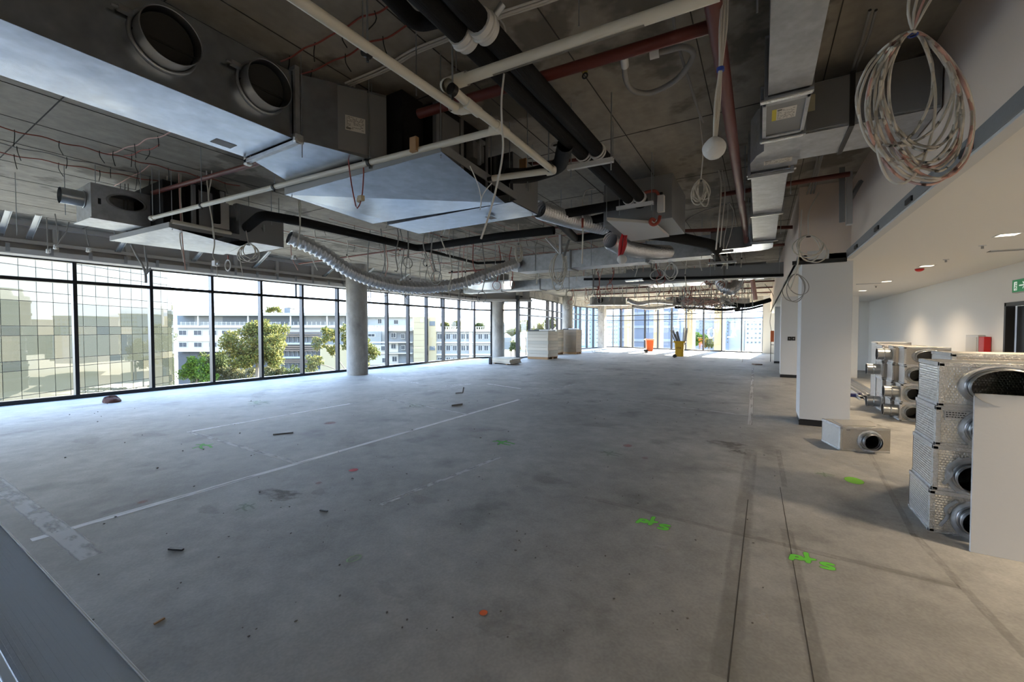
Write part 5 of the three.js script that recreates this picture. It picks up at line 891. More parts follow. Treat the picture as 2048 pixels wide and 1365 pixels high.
{ // ribbed sheet-metal chest, lower left corner
  const t = thing('tool_chest', 'blue-grey ribbed metal chest top cut off by the lower left corner', 'chest', [-2.1, 0, 0.05]), s = std({ color: C(0.58, 0.7, 0.86), roughness: 0.7, metalness: 0.0, bumpMap: rep(speckleTex, 4), bumpScale: 0.0008 });
  part('chest_body', rbox(-3.4, -0.9, 0.02, 0.77, -0.34, 0.4, 0.01), s, t);
  part('lid', rbox(-3.42, -0.88, 0.765, 0.795, -0.365, 0.42, 0.006), s, t);
  for (let i = 0; i < 8; i++) part('rib', rbox(-3.4, -0.9, 0.793, 0.7953, -0.335 + i * 0.016, -0.327 + i * 0.016, 0.0008), s, t);
  part('edge_lip', rbox(-3.42, -0.88, 0.78, 0.798, -0.369, -0.363, 0.002), std({ color: C(0.75, 0.78, 0.8), roughness: 0.5 }), t);
  part('raised_lip', rbox(-3.42, -0.88, 0.795, 0.81, -0.212, -0.19, 0.005), std({ color: C(0.5, 0.6, 0.75), roughness: 0.35, metalness: 0.3 }), t);
}
// plasterboard pallets
const boardMat = [std({ color: C(0.64, 0.58, 0.48), roughness: 0.85 }), std({ color: C(0.57, 0.53, 0.45), roughness: 0.85 }), std({ color: C(0.7, 0.63, 0.52), roughness: 0.85 })];
function pallet(label, x0, x1, z0, z1, h, n, mats, cover) {
  const t = thing('board_pallet', label, 'pallet', [(x0 + x1) / 2, 0, (z0 + z1) / 2]), s = (h - 0.13) / n;
  for (let i = 0; i < 3; i++) { const z = z1 - 0.06 - (i * (z1 - z0 - 0.12)) / 2; part('pallet_bearer', box(x0 + 0.02, x1 - 0.02, 0, 0.1, z - 0.05, z + 0.05), M.timber, t); }
  part('pallet_deck', rbox(x0, x1, 0.1, 0.125, z0, z1, 0.004), M.timber, t);
  for (let i = 0; i < n; i++) { const o = rnd(-0.012, 0.012); part('board_bundle', rbox(x0 + o, x1 + o, 0.13 + i * s, 0.13 + (i + 1) * s - 0.006, z0 + o, z1 - o * 0.6, 0.004), mats[i % mats.length], t); }
  if (cover) { part('black_wrap', join([rbox(x0 + 0.02, x1 - 0.1, h, h + 0.07, z0 + 0.1, z1 - 0.03, 0.03), rbox(x0 + 0.3, x1 - 0.3, h + 0.05, h + 0.1, z0 + 0.3, z1 - 0.2, 0.02)]), M.tape, t); part('white_offcut', rbox(x1 - 0.55, x1 + 0.02, h + 0.02, h + 0.09, z1 - 0.5, z1 - 0.02, 0.01), M.plastic, t); }
  return t;
}
pallet('pallet of stacked white boards with black wrap on top, nearest of three', -11.0, -9.74, -21.25, -19.97, 1.52, 8, boardMat, true);
{ const a = atY(1128, 711, 0), b = atY(1147, 708, 0); pallet('second pallet of cream boards, behind the nearest one', a.x - 0.95, b.x - 0.4, a.z - 1.1, a.z, 1.62, 8, boardMat, false); }
{ const a = atY(1152, 709, 0); pallet('third pallet with torn brown wrapping, farthest of three', a.x - 1.0, a.x, a.z - 1.0, a.z, 1.6, 7, [std({ color: C(0.3, 0.24, 0.18), roughness: 0.9 })], true); }
{ // low pile of loose boards
  const L = atY(983, 727, 0), F = atY(1021, 731, 0), R = atY(1043, 728, 0), K = L.clone().add(R).sub(F), t = thing('board_pile', 'low pile of loose white boards by the second round column', 'boards', [F.x, 0, F.z]), q = [L, F, R, K];
  for (let i = 0; i < 5; i++) { const o = V(rnd(-0.06, 0.06), 0, rnd(-0.05, 0.05)); part('loose_board', hexa(q.map((p) => p.clone().add(o).setY(0.05 + i * 0.045)), q.map((p) => p.clone().add(o).setY(0.05 + i * 0.045 + 0.04))), boardMat[i % 3], t); }
  for (const k of [0.15, 0.8]) { const a = L.clone().lerp(F, k), b = K.clone().lerp(R, k); part('bearer', bar(a.setY(0.026), b.setY(0.026), 0.08, 0.05), M.timber, t); }
  const p = atY(981, 729, 0); solo('steel_post', rbox(p.x - 0.06, p.x + 0.06, 0, 0.36, p.z - 0.06, p.z + 0.06, 0.006), M.frame, 'short black post standing at the left end of the loose boards', 'post');
}
// wheeled bins
function loft(rows, seg = 32) { // rows: [y, width, depth, corner radius, x offset]
  const pos = [], idx = [];
  for (const [y, w, d, r, ox = 0] of rows) for (let k = 0; k < seg; k++) { const a = (k / seg) * 2 * Math.PI, c = Math.cos(a), s = Math.sin(a), e = 2 / (r || 6), x = Math.sign(c) * Math.pow(Math.abs(c), e) * w / 2, z = Math.sign(s) * Math.pow(Math.abs(s), e) * d / 2; pos.push(x + ox, y, z); }
  for (let j = 0; j + 1 < rows.length; j++) for (let k = 0; k < seg; k++) { const a = j * seg + k, b = j * seg + ((k + 1) % seg), c = a + seg, d = b + seg; idx.push(a, c, b, b, c, d); }
  const g = new THREE.BufferGeometry(); g.setAttribute('position', new THREE.Float32BufferAttribute(pos, 3)); g.setIndex(idx); g.computeVertexNormals(); return metric(g.toNonIndexed());
}
function bin(label, p, turn, col, rim) {
  const t = thing('wheelie_bin', label, 'bin', [p.x, 0, p.z]); t.rotation.y = turn; const m = std({ color: col, roughness: 0.42, side: THREE.DoubleSide });
  local('bin_body', loft([[0.06, 0.02, 0.02, 4], [0.06, 0.4, 0.42, 7], [0.1, 0.42, 0.44, 7], [0.85, 0.52, 0.55, 7], [0.9, 0.53, 0.56, 7], [0.9, 0.5, 0.53, 7], [0.12, 0.39, 0.41, 7], [0.12, 0.02, 0.02, 4]]), m, t);
  local('bin_rim', loft([[0.86, 0.55, 0.58, 7], [0.86, 0.64, 0.66, 7], [0.93, 0.66, 0.68, 7], [0.95, 0.62, 0.64, 7], [0.95, 0.52, 0.55, 7], [0.88, 0.5, 0.53, 7]]), rim, t, 'rim');
  local('handle', rod(V(-0.36, 0.9, -0.2), V(-0.36, 0.9, 0.2), 0.016, 12), rim, t);
  for (const s of [-1, 1]) local('wheel', join([new THREE.CylinderGeometry(0.1, 0.1, 0.05, 26).rotateX(Math.PI / 2).translate(-0.24, 0.1, s * 0.23), new THREE.TorusGeometry(0.085, 0.02, 8, 26).translate(-0.24, 0.1, s * 0.26)]), M.skirting, t);
  local('axle', rod(V(-0.24, 0.1, -0.25), V(-0.24, 0.1, 0.25), 0.012, 8), M.rodSteel, t);
  return t;
}
bin('orange wheeled bin with a pale rim standing before the far windows', atY(1299, 705, 0), 0.4, C(0.75, 0.12, 0.015), std({ color: C(0.8, 0.5, 0.35), roughness: 0.5 }));
{
  const p = atY(1359, 715.5, 0), t = bin('yellow wheeled bin holding metal offcuts, before the far windows', p, -YAW * 0.2 + 0.15, C(0.62, 0.36, 0.01), std({ color: C(0.62, 0.36, 0.01), roughness: 0.42 }));
  const word = canvasTex(256, 160, (g) => { g.fillStyle = '#3a1d00'; g.font = 'bold 120px sans-serif'; g.fillText('CTA', 6, 122); });
  const m = std({ map: word, transparent: true, roughness: 0.6 }), q = new THREE.PlaneGeometry(0.3, 0.19).translate(0, 0.56, 0.253).rotateX(-0.0); local('painted_letters', q.translate(0.0, 0, 0.012), m, t);
  const px = [[1341, 661, 1352], [1347, 654, 1354], [1345, 661, 1355], [1353, 664, 1359], [1355, 663, 1361], [1368, 656, 1366], [1372, 661, 1369], [1374, 657, 1370], [1350, 668, 1357]];
  px.forEach(([x, y, xb], i) => { const d = depthOf(p), a = atD(xb, 690, d + (i % 3) * 0.06 - 0.06), b = atD(x, y, d + (i % 2) * 0.1); const o = solo('metal_offcut', i % 3 === 1 ? bar(a, b, 0.11, 0.04) : bar(a, b, 0.075, 0.05), i % 2 ? M.galv : M.cableGrey, ['leftmost', 'second', 'third', 'fourth wide', 'fifth', 'sixth upright', 'seventh', 'rightmost', 'shortest'][i] + ' metal stud offcut sticking out of the yellow bin', 'offcut', 'metal offcuts in the yellow bin'); });
}
{ // temporary power board at the far right
  const p = atY(1541, 724, 0), d = depthOf(p), a = atD(1541, 684, d), t = thing('power_board', 'orange temporary power box on a thin stand by the third white column', 'power box', [p.x, 0, p.z]);
  part('box_body', rbox(p.x - 0.02, p.x + 0.26, a.y, a.y + 0.55, p.z - 0.2, p.z + 0.05, 0.015), std({ color: C(0.55, 0.13, 0.04), roughness: 0.5 }), t);
  for (const [x, z] of [[0, 0], [0.24, 0], [0.24, -0.16], [0, -0.16]]) part('stand_leg', rod(V(p.x + x, 0, p.z + z), V(p.x + x, a.y, p.z + z), 0.014, 8), M.skirting, t);
  part('cross_rail', rod(V(p.x, 0.85, p.z), V(p.x + 0.24, 0.85, p.z), 0.014, 8), M.skirting, t);
  part('feed_cable', tube([V(p.x + 0.02, a.y + 0.5, p.z - 0.05), V(p.x - 0.05, a.y + 1.0, p.z), V(p.x + 0.06, 3.3, p.z), V(p.x - 0.3, SLAB, p.z)], 0.012, 30, 6), M.skirting, t);
}
// loose wire on the floor, studs in the corridor, scraps
{ const c = atY(1200, 707, 0), pts = []; for (let i = 0; i < 22; i++) pts.push(c.clone().add(V(rnd(-0.6, 0.6), rnd(0.01, 0.32), rnd(-0.6, 0.6)))); solo('wire_tangle', tube(pts, 0.008, 160, 5), M.rodSteel, 'tangle of thin wire lying on the bare floor past the pallets', 'wire'); }
for (let i = 0; i < 9; i++) { const x = 1.95 + (i % 5) * 0.11, y = 0.002 + Math.floor(i / 5) * 0.052; solo('steel_stud', join([box(x, x + 0.09, y, y + 0.004, -17.2 + (i % 3) * 0.3, -12.1 - (i % 4) * 0.25), box(x, x + 0.004, y, y + 0.05, -17.2 + (i % 3) * 0.3, -12.1 - (i % 4) * 0.25), box(x + 0.086, x + 0.09, y, y + 0.05, -17.2 + (i % 3) * 0.3, -12.1 - (i % 4) * 0.25)]), M.strut, 'long galvanised stud lying in the bundle behind the first white column', 'stud', 'steel studs on the corridor floor'); }
{ const p = atY(1706, 794, 0); solo('hand_tool', join([rbox(p.x - 0.1, p.x + 0.1, 0, 0.08, p.z - 0.06, p.z + 0.06, 0.015), rod(V(p.x, 0.05, p.z), V(p.x + 0.16, 0.09, p.z), 0.025, 10)]), std({ color: C(0.03, 0.03, 0.12), roughness: 0.5 }), 'small dark tool on the floor at the foot of the steel studs', 'tool'); }
for (const [x, y, x2, y2, w, h, mat, label] of [[308, 1249, 329, 1237, 0.01, 0.008, M.timber, 'pale splinter of timber on the floor at the lower left'], [338, 1098, 366, 1100, 0.02, 0.012, M.skirting, 'dark scrap of plastic on the floor, left of the middle'], [546, 869, 586, 865, 0.025, 0.015, M.cableGrey, 'thin grey strip on the floor beyond the worn line'], [902, 811, 924, 808, 0.05, 0.03, M.galvDull, 'short grey strip on the floor near the far painted line'], [640, 1021, 655, 1023, 0.015, 0.008, M.skirting, 'short dark scrap on the floor, middle left'], [1465, 714, 1478, 714, 0.25, 0.03, M.cableGrey, 'flat dark board in the sunlit patch by the far windows'], [1507, 729, 1521, 729, 0.28, 0.04, std({ color: C(0.2, 0.13, 0.1), roughness: 0.8 }), 'flat brown board on the floor before the third white column']]) solo('floor_scrap', bar(atY(x, y, h / 2 + 0.002), atY(x2, y2, h / 2 + 0.002), w, h), mat, label, 'scrap');
{ const c = atY(222, 805, 0), g = new THREE.IcosahedronGeometry(0.14, 3), p = g.attributes.position; for (let i = 0; i < p.count; i++) { const k = 0.75 + 0.6 * fbm(p.getX(i) + 1, p.getZ(i) + p.getY(i) + 1, 7, 3, 91); p.setXYZ(i, p.getX(i) * k * 1.1, Math.max(-0.01, p.getY(i) * 0.7 * k + (p.getX(i) < 0 ? 0.04 : 0)), p.getZ(i) * k); } g.computeVertexNormals(); solo('rag', metric(g.translate(c.x, 0.012, c.z)), std({ color: C(0.13, 0.06, 0.05), roughness: 0.9 }), 'crumpled brown rag on the floor by the second window', 'rag'); }
{ const c = atY(925, 786, 0.03); solo('floor_scrap', join([rod(c, c.clone().add(V(0.05, 0.14, 0.02)), 0.02, 8), rod(c, c.clone().add(V(-0.14, -0.01, 0.1)), 0.018, 8)]), M.cableGrey, 'small bent fitting on the floor between the painted lines', 'scrap'); }
{ // crumbs of concrete
  const list = [], base = new THREE.IcosahedronGeometry(1, 0);
  for (let i = 0; i < 190; i++) { const u = rnd(), px = 60 + 1500 * rnd(), py = 800 + 480 * u * u, p = atY(px, py, 0), s = rnd(0.0025, 0.007) * (p.length() > 6 ? 1.6 : 1); list.push(base.clone().scale(s * rnd(0.8, 2), s * 0.7, s).rotateY(rnd(6)).translate(p.x, s * 0.5 + 0.001, p.z)); }
  solo('concrete_crumbs', join(list.map((g) => metric(g))), std({ color: C(0.16, 0.15, 0.14), roughness: 0.9 }), 'small crumbs and chips scattered over the bare concrete floor', 'crumbs', null, 'stuff');
}
// ---- things on the corridor wall and ceiling
{ const t = thing('exit_sign', 'green lit exit sign with white running figure above the dark doorway', 'sign', [3.56, 2.2, -9.9]);
  const tex = canvasTex(512, 256, (g, w, h) => {
    g.fillStyle = '#0b7a45'; g.fillRect(0, 0, w, h); g.fillStyle = g.strokeStyle = '#f4fff6'; g.lineCap = 'round'; g.lineJoin = 'round';
    g.fillRect(60, 40, 110, 180); g.fillStyle = '#0b7a45'; g.beginPath(); g.arc(128, 74, 17, 0, 7); g.fill(); g.strokeStyle = '#0b7a45'; g.lineWidth = 20;
    g.beginPath(); g.moveTo(122, 104); g.lineTo(108, 150); g.lineTo(140, 172); g.lineTo(136, 206); g.moveTo(108, 150); g.lineTo(86, 178); g.moveTo(120, 108); g.lineTo(152, 132); g.stroke();
    g.strokeStyle = '#f4fff6'; g.lineWidth = 26; g.beginPath(); g.moveTo(250, 128); g.lineTo(440, 128); g.moveTo(370, 66); g.lineTo(440, 128); g.lineTo(370, 190); g.stroke();
  });
  part('sign_case', rbox(3.535, 3.6, 2.2, 2.42, -10.12, -9.65, 0.008), M.white, t);
  const f = new THREE.PlaneGeometry(0.45, 0.2).rotateY(-Math.PI / 2).translate(3.5335, 2.31, -9.885); part('sign_face', f, std({ map: tex, emissive: C(1, 1, 1), emissiveMap: tex, emissiveIntensity: 0.16, roughness: 0.4 }), t);
  const l = new THREE.RectAreaLight(new THREE.Color(0.6, 1, 0.7), 0.25, 0.44, 0.19); l.name = 'sign_glow'; l.position.set(-0.035, 0.11, 0.015); l.rotation.y = Math.PI / 2; t.add(l);
}
{ const t = thing('hose_cabinet', 'white framed cabinet on the corridor wall beside the red sign', 'cabinet', [3.5, 0.5, -11.45]); part('cabinet_body', rbox(3.5, 3.598, 0.5, 1.5, -11.75, -11.2, 0.008), M.white, t); part('cabinet_door', rbox(3.49, 3.502, 0.54, 1.46, -11.71, -11.24, 0.004), M.paper, t); part('door_pull', rod(V(3.485, 1.0, -11.28), V(3.485, 1.1, -11.28), 0.008), M.rodSteel, t); }
solo('fire_sign', rbox(3.5, 3.59, 1.12, 1.47, -11.17, -10.95, 0.006), std({ color: C(0.5, 0.012, 0.015), roughness: 0.4 }), 'red sign panel on the corridor wall between cabinet and doorway', 'sign');
{ const p = atY(1839, 539, 2.68), t = thing('alarm_beacon', 'red dome alarm beacon under the white ceiling beside a downlight', 'beacon', [p.x, 2.63, p.z]); part('base_plate', rod(V(p.x, 2.7, p.z), V(p.x, 2.685, p.z), 0.06, 24), M.white, t); part('dome', new THREE.SphereGeometry(0.065, 24, 10, 0, Math.PI * 2, Math.PI / 2, Math.PI / 2).scale(1, 0.75, 1).translate(p.x, 2.686, p.z), std({ color: C(0.55, 0.01, 0.01), roughness: 0.3 }), t); }
for (const [x0, x1, z, label] of [[2.72, 3.5, -8.45, 'dark slot diffuser in the white ceiling near the right edge'], [2.9, 3.5, -7.45, 'slot diffuser cut by the right edge, nearest the camera'], [1.95, 2.4, -12.85, 'dark slot diffuser in the white ceiling behind the first white column']]) { const t = thing('slot_diffuser', label, 'vent', [x0, 2.69, z]); part('frame', join([rbox(x0, x1, 2.69, 2.702, z - 0.075, z - 0.06, 0.003), rbox(x0, x1, 2.69, 2.702, z + 0.06, z + 0.075, 0.003)]), M.white, t); part('slot_blade', join([-0.02, 0.02].map((o) => box(x0 + 0.01, x1 - 0.01, 2.694, 2.699, z + o - 0.004, z + o + 0.004))), M.cableGrey, t); part('slot_void', box(x0, x1, 2.698, 2.7, z - 0.06, z + 0.06), M.dark, t); }
for (const [px, py, label] of [[1892, 519, 'small sprinkler head under the white ceiling between downlights'], [1965, 491, 'small flat detector on the white ceiling near the first downlight'], [1752, 572, 'small detector on the white ceiling near the farthest downlight']]) { const p = atY(px, py, 2.7), t = thing('ceiling_sensor', label, 'sensor', [p.x, 2.66, p.z]); part('sensor_base', rod(V(p.x, 2.702, p.z), V(p.x, 2.69, p.z), 0.035, 18), M.white, t); part('sensor_head', rod(V(p.x, 2.69, p.z), V(p.x, 2.655, p.z), 0.014, 12), M.cableGrey, t); }
// ---------------------------------------------------------------- outside, seen through the glass
const OUT = new THREE.Quaternion().setFromAxisAngle(UY, YAW), GROUND = -15;
const latOf = (px, d) => ((px - 1024) / FOCAL) * d, highOf = (py, d) => 1.6 + ((660 - py) / FOCAL) * d;
const outPos = (lat, y, d) => V(lat, y, -d).applyQuaternion(OUT);
function outThing(name, label, category, px, d, group) {
  const lat = latOf(px, d), p = outPos(lat, GROUND, d), t = thing(name, label, category, p.toArray(), group);
  t.rotation.y = YAW; t.userData.tmp = 0; delete t.userData.tmp; t.frame = [lat, d]; return t;
}
// a part given by picture rectangle, depth and thickness of a block square to the view axis of the street
function blk(t, name, px0, px1, py0, py1, d, thick, mat, parent = t) {
  const [lat, dd] = t.frame, x0 = latOf(px0, d) - lat, x1 = latOf(px1, d) - lat, y0 = highOf(py1, d) - GROUND, y1 = highOf(py0, d) - GROUND, z1 = dd - d;
  const m = local(name, box(x0, x1, y0, y1, z1 - thick, z1), mat, t); return m;
}
const facadeMat = (r, g, b, k = 0.8) => std({ color: C(r, g, b), roughness: k });
const F = { white: facadeMat(0.286, 0.266, 0.224), cream: facadeMat(0.271, 0.219, 0.123), tan: facadeMat(0.243, 0.199, 0.112), grey: facadeMat(0.121, 0.126, 0.123), mid: facadeMat(0.171, 0.173, 0.162), blue: facadeMat(0.079, 0.090, 0.095), roof: facadeMat(0.257, 0.239, 0.202), dark: facadeMat(0.036, 0.036, 0.036), louvre: facadeMat(0.143, 0.100, 0.067), brick: facadeMat(0.257, 0.133, 0.062), pale: facadeMat(0.228, 0.233, 0.213), rail: facadeMat(0.321, 0.299, 0.252), sunny: facadeMat(0.393, 0.332, 0.224), glass: phys({ color: C(0.025, 0.03, 0.035), roughness: 0.25, ior: 1.35 }) };
function win(t, px0, px1, py0, py1, d, frame = F.rail) { const w = blk(t, 'window', px0, px1, py0, py1, d - 0.12, 0.1, frame), [lat, dd] = t.frame, s = d / FOCAL; const e = 0.7 * s, x0 = latOf(px0, d) - lat + e, x1 = latOf(px1, d) - lat - e, y0 = highOf(py1, d) - GROUND + e, y1 = highOf(py0, d) - GROUND - e, z = dd - d + 0.14; const mid = (x0 + x1) / 2; local('pane', box(x0, mid - e * 0.4, y0, y1, z - 0.03, z), F.glass, w); local('pane', box(mid + e * 0.4, x1, y0, y1, z - 0.03, z), F.glass, w); return w; }

{ const g = structure('ground'); part('asphalt', new THREE.CylinderGeometry(2600, 2600, 1, 64).translate(0, GROUND - 0.5, 0), std({ color: C(0.2, 0.2, 0.17), map: rep(concreteTex, 1 / 40), roughness: 0.95 }), g);
  for (const [px0, px1, d0, d1, mat, name] of [[300, 700, 112, 119, facadeMat(0.35, 0.32, 0.28), 'forecourt'], [1000, 1130, 110, 150, F.white, 'road'], [1000, 1060, 76, 92, F.brick, 'brick_path'], [1380, 1540, 90, 130, facadeMat(0.3, 0.32, 0.36), 'road']]) { const q = [[px0, d0], [px1, d0], [px1, d1], [px0, d1]].map(([p, d]) => outPos(latOf(p, d), GROUND + 0.03, d)); part(name, faces([q]), mat, g); } }
// glass tower on the left: curtain wall of single panels, rounded at its far corner
{
  const lat0 = -50.6, t = thing('glass_tower', 'tall mirrored glass office tower with gridded curtain wall, beyond the left windows', 'building', outPos(lat0, GROUND, 50).toArray()); t.rotation.y = YAW;
  const path = []; for (let d = 36; d < 60.6; d += 1.62) path.push([0 - (d - 50) * 0.03, -(d - 50)]);
  const [lx, lz] = path[path.length - 1], R = 6; for (let k = 1; k <= 8; k++) { const a = k * 0.21; path.push([lx - R + R * Math.cos(a), lz - R * Math.sin(a)]); }
  const glassA = phys({ color: C(0.024, 0.026, 0.022), roughness: 0.01, ior: 1.62 }), glassB = phys({ color: C(0.034, 0.036, 0.032), roughness: 0.02, ior: 1.6 }), bars = facadeMat(0.1, 0.1, 0.095, 0.5);
  const tints = [[0.016, 0.018, 0.015], [0.02, 0.021, 0.017], [0.027, 0.027, 0.022], [0.011, 0.013, 0.012], [0.036, 0.036, 0.03]].map((c) => phys({ color: C(...c), roughness: 0.012, ior: 1.62 }));
  const core = path.map(([x, z]) => [x - 0.28, z]); core.push([path[path.length - 1][0] - 20, path[path.length - 1][1]], [-24, 14]);
  local('floor_core', slabOf(core, 0, 46), bars, t);
  const top = new Map(); let n = 0;
  for (let i = 0; i + 1 < path.length; i++) {
    const a = V(path[i][0], 0, path[i][1]), b = V(path[i + 1][0], 0, path[i + 1][1]), w = a.distanceTo(b), yaw = Math.atan2(b.x - a.x, b.z - a.z) + Math.PI / 2 + Math.PI;
    for (let f = 0; f < 13; f++) {
      const vis = f % 2 === 0, y0 = 6.2 + Math.floor(f / 2) * 3.6 + (vis ? 0 : 2.6), h = vis ? 2.6 : 1.0; if (y0 > 28) continue;
      const key = (w > 1.5 ? 'w' : 'n') + h; if (!top.has(key)) top.set(key, new THREE.BoxGeometry((w > 1.5 ? 1.62 : w) - 0.06, h - 0.06, 0.05));
      const m = new THREE.Mesh(top.get(key), y0 > 18.5 ? (vis ? glassA : glassB) : tints[Math.floor(rnd() * rnd() * 5)]); m.name = 'glass_panel'; m.castShadow = m.receiveShadow = true; m.position.set((a.x + b.x) / 2, y0 + h / 2, (a.z + b.z) / 2);
      m.rotation.set(rnd(-0.006, 0.006), yaw + rnd(-0.005, 0.005), 0); t.add(m); n++;
    }
  }
}
// white hospital-like building with overhanging roof
{
  const d = 120, t = outThing('office_block', 'white and grey office block with long flat overhanging roof, behind the big trees', 'building', 560, d);
  blk(t, 'wall', 355, 700, 652, 775, d, 14, F.white); blk(t, 'upper_wall', 355, 706, 632, 652, d + 1.5, 10, F.blue); blk(t, 'roof', 352, 712, 626, 632, d - 1.5, 12, F.roof);
  for (const [a, b, m] of [[365, 390, F.blue], [390, 446, F.mid], [446, 540, F.blue], [540, 612, F.blue], [612, 690, F.mid]]) blk(t, 'wall_panel', a, b, 633, 651, d + 1.3, 0.3, m);
  for (const x of [395, 495, 580, 653]) blk(t, 'roof_post', x, x + 2.5, 630, 652, d - 1.2, 0.3, F.rail);
  blk(t, 'parapet', 355, 700, 650.5, 656, d - 0.6, 0.6, F.rail); for (const y of [645, 648]) blk(t, 'railing', 360, 560, y, y + 0.8, d - 0.6, 0.1, F.rail); for (let x = 362; x < 700; x += 9) blk(t, 'railing_post', x, x + 1, 644, 651, d - 0.6, 0.1, F.rail);
  blk(t, 'fascia_band', 355, 700, 656, 659, d - 0.2, 0.4, F.mid);
  for (const y of [661, 685]) for (const x of [358, 388, 418, 444, 474]) win(t, x, x + 16, y, y + 10, d);
  blk(t, 'storey_band', 355, 560, 676, 683, d - 0.25, 0.3, F.sunny); blk(t, 'ground_floor', 355, 560, 704, 775, d - 0.1, 0.2, F.dark); blk(t, 'canopy', 355, 560, 700, 704, d - 1.5, 2, F.rail);
  blk(t, 'glass_front', 560, 690, 664, 775, d - 0.2, 0.3, F.grey);
  for (const y of [664, 668, 672, 688, 693, 697, 701, 716, 720, 724]) blk(t, 'sun_louvre', 556, 640, y, y + 1.6, d - 1.3, 0.7, F.louvre);
  for (const y of [674, 703, 728]) for (let x = 562; x < 640; x += 9) win(t, x, x + 6.5, y, y + 11, d - 0.4, F.mid);
  for (const y of [686, 714, 740]) blk(t, 'storey_band', 556, 645, y, y + 3.5, d - 1.4, 1, F.pale);
  blk(t, 'brick_wing', 640, 700, 690, 775, d - 3, 3, F.cream);
  const u = outThing('roof_plant', 'small blue rooftop cabin above the long overhanging roof', 'roof plant', 575, d + 4); blk(u, 'cabin', 569, 581, 616, 628, d + 4, 3, F.blue); blk(u, 'cabin_roof', 571, 583, 615, 617, d + 4, 3, F.mid); u.children.forEach((m) => 0);
  for (const x of [370, 378, 388, 396]) blk(t, 'antenna', x, x + 0.5, 612, 627, d + 3, 0.08, F.rail);
}
{ // grey block with projecting bays, tan lift tower
  const d = 118, t = outThing('apartment_block', 'pale grey block with stepped bays and white bands, right of the first round column', 'building', 780, d);
  blk(t, 'wall', 714, 826, 654, 780, d + 4, 12, F.white); blk(t, 'upper_wall', 716, 826, 634, 652, d + 8, 8, F.pale); blk(t, 'roof', 715, 826, 632, 635, d + 7, 10, F.roof);
  blk(t, 'grey_bay', 775, 826, 662, 765, d + 2, 6, F.grey); blk(t, 'grey_bay', 730, 762, 664, 690, d + 3, 4, F.pale);
  blk(t, 'white_bay', 716, 772, 690, 775, d + 1, 6, F.white); blk(t, 'white_panel', 778, 796, 685, 705, d + 1.6, 1, F.rail); blk(t, 'white_panel', 776, 796, 709, 727, d + 1.6, 1, F.rail);
  for (const [a, b, y0, y1] of [[782, 792, 688, 698], [802, 810, 668, 678], [782, 792, 666, 676], [762, 770, 692, 702], [764, 772, 716, 726], [784, 794, 713, 724], [802, 810, 691, 700], [736, 750, 668, 674], [788, 797, 640, 649], [756, 764, 638, 648]]) win(t, a, b, y0, y1, y0 < 655 ? d + 8 : a < 775 ? d + 0.9 : d + 1.5);
  for (const y of [660, 684, 706, 728]) blk(t, 'white_band', 728, 825, y, y + 2.4, d + 0.6, 1.2, F.rail);
  blk(t, 'railing', 716, 820, 651, 655, d - 0.2, 0.3, F.rail); for (let x = 718; x < 820; x += 6) blk(t, 'railing_post', x, x + 1.2, 651, 657, d - 0.2, 0.2, F.rail);
  const u = outThing('lift_tower', 'plain tan stair tower rising above the grey blocks', 'building', 848, d); blk(u, 'tower_wall', 827, 855, 634.5, 780, d - 3, 9, F.tan); blk(u, 'tower_side', 855, 872, 634.5, 780, d - 1, 7, F.cream); for (let i = 0; i < 8; i++) blk(u, 'panel_joint', 827, 855, 645 + i * 12, 645.4 + i * 12, d - 3.02, 0.05, F.louvre); blk(u, 'dark_window', 859, 870, 643, 652, d - 1.1, 0.1, F.blue); blk(u, 'dark_window', 859, 870, 693, 701, d - 1.1, 0.1, F.blue); blk(u, 'white_cap', 841, 847, 638, 645, d - 3.1, 0.5, F.rail);
}
{
  const d = 118, t = outThing('ward_block', 'grey block with rows of white framed windows and rooftop railing, left of the second column', 'building', 930, d);
  blk(t, 'wall', 872, 1000, 664, 790, d, 12, F.mid); 
  blk(t, 'parapet', 870, 1004, 659, 664, d - 0.6, 0.8, F.rail); for (let x = 873; x < 1000; x += 4.6) blk(t, 'railing_post', x, x + 1.6, 654, 660, d - 0.4, 0.2, F.rail); blk(t, 'railing', 872, 1000, 653.5, 654.6, d - 0.4, 0.2, F.rail);
  for (const [y0, y1] of [[668, 679], [691, 702], [715, 726]]) for (const x of [875, 892, 905, 922, 932.5, 956, 968]) win(t, x, x + 9, y0, y1, d);
  for (const y of [684, 708, 730]) blk(t, 'white_band', 870, 1004, y, y + 3.2, d - 0.5, 0.6, F.rail);
  for (const y of [666, 689]) blk(t, 'white_band', 874, 1000, y, y + 1.2, d - 0.35, 0.4, F.rail); blk(t, 'end_wall', 938, 945, 664, 780, d - 0.3, 0.4, F.rail);
  const u = outThing('water_tank', 'yellow-cream rooftop tank on the grey ward block', 'tank', 927, d + 3); const r = 2.4, [lat, dd] = u.frame; local('tank_shell', new THREE.CylinderGeometry(r * 0.72, r * 0.72, 2.2, 28).translate(0, highOf(652, d) - GROUND, 0), F.cream, u); local('tank_lid', new THREE.SphereGeometry(r * 0.72, 24, 8, 0, 6.3, 0, Math.PI / 2).scale(1, 0.3, 1).translate(0, highOf(652, d) - GROUND + 1.1, 0), F.cream, u);
}
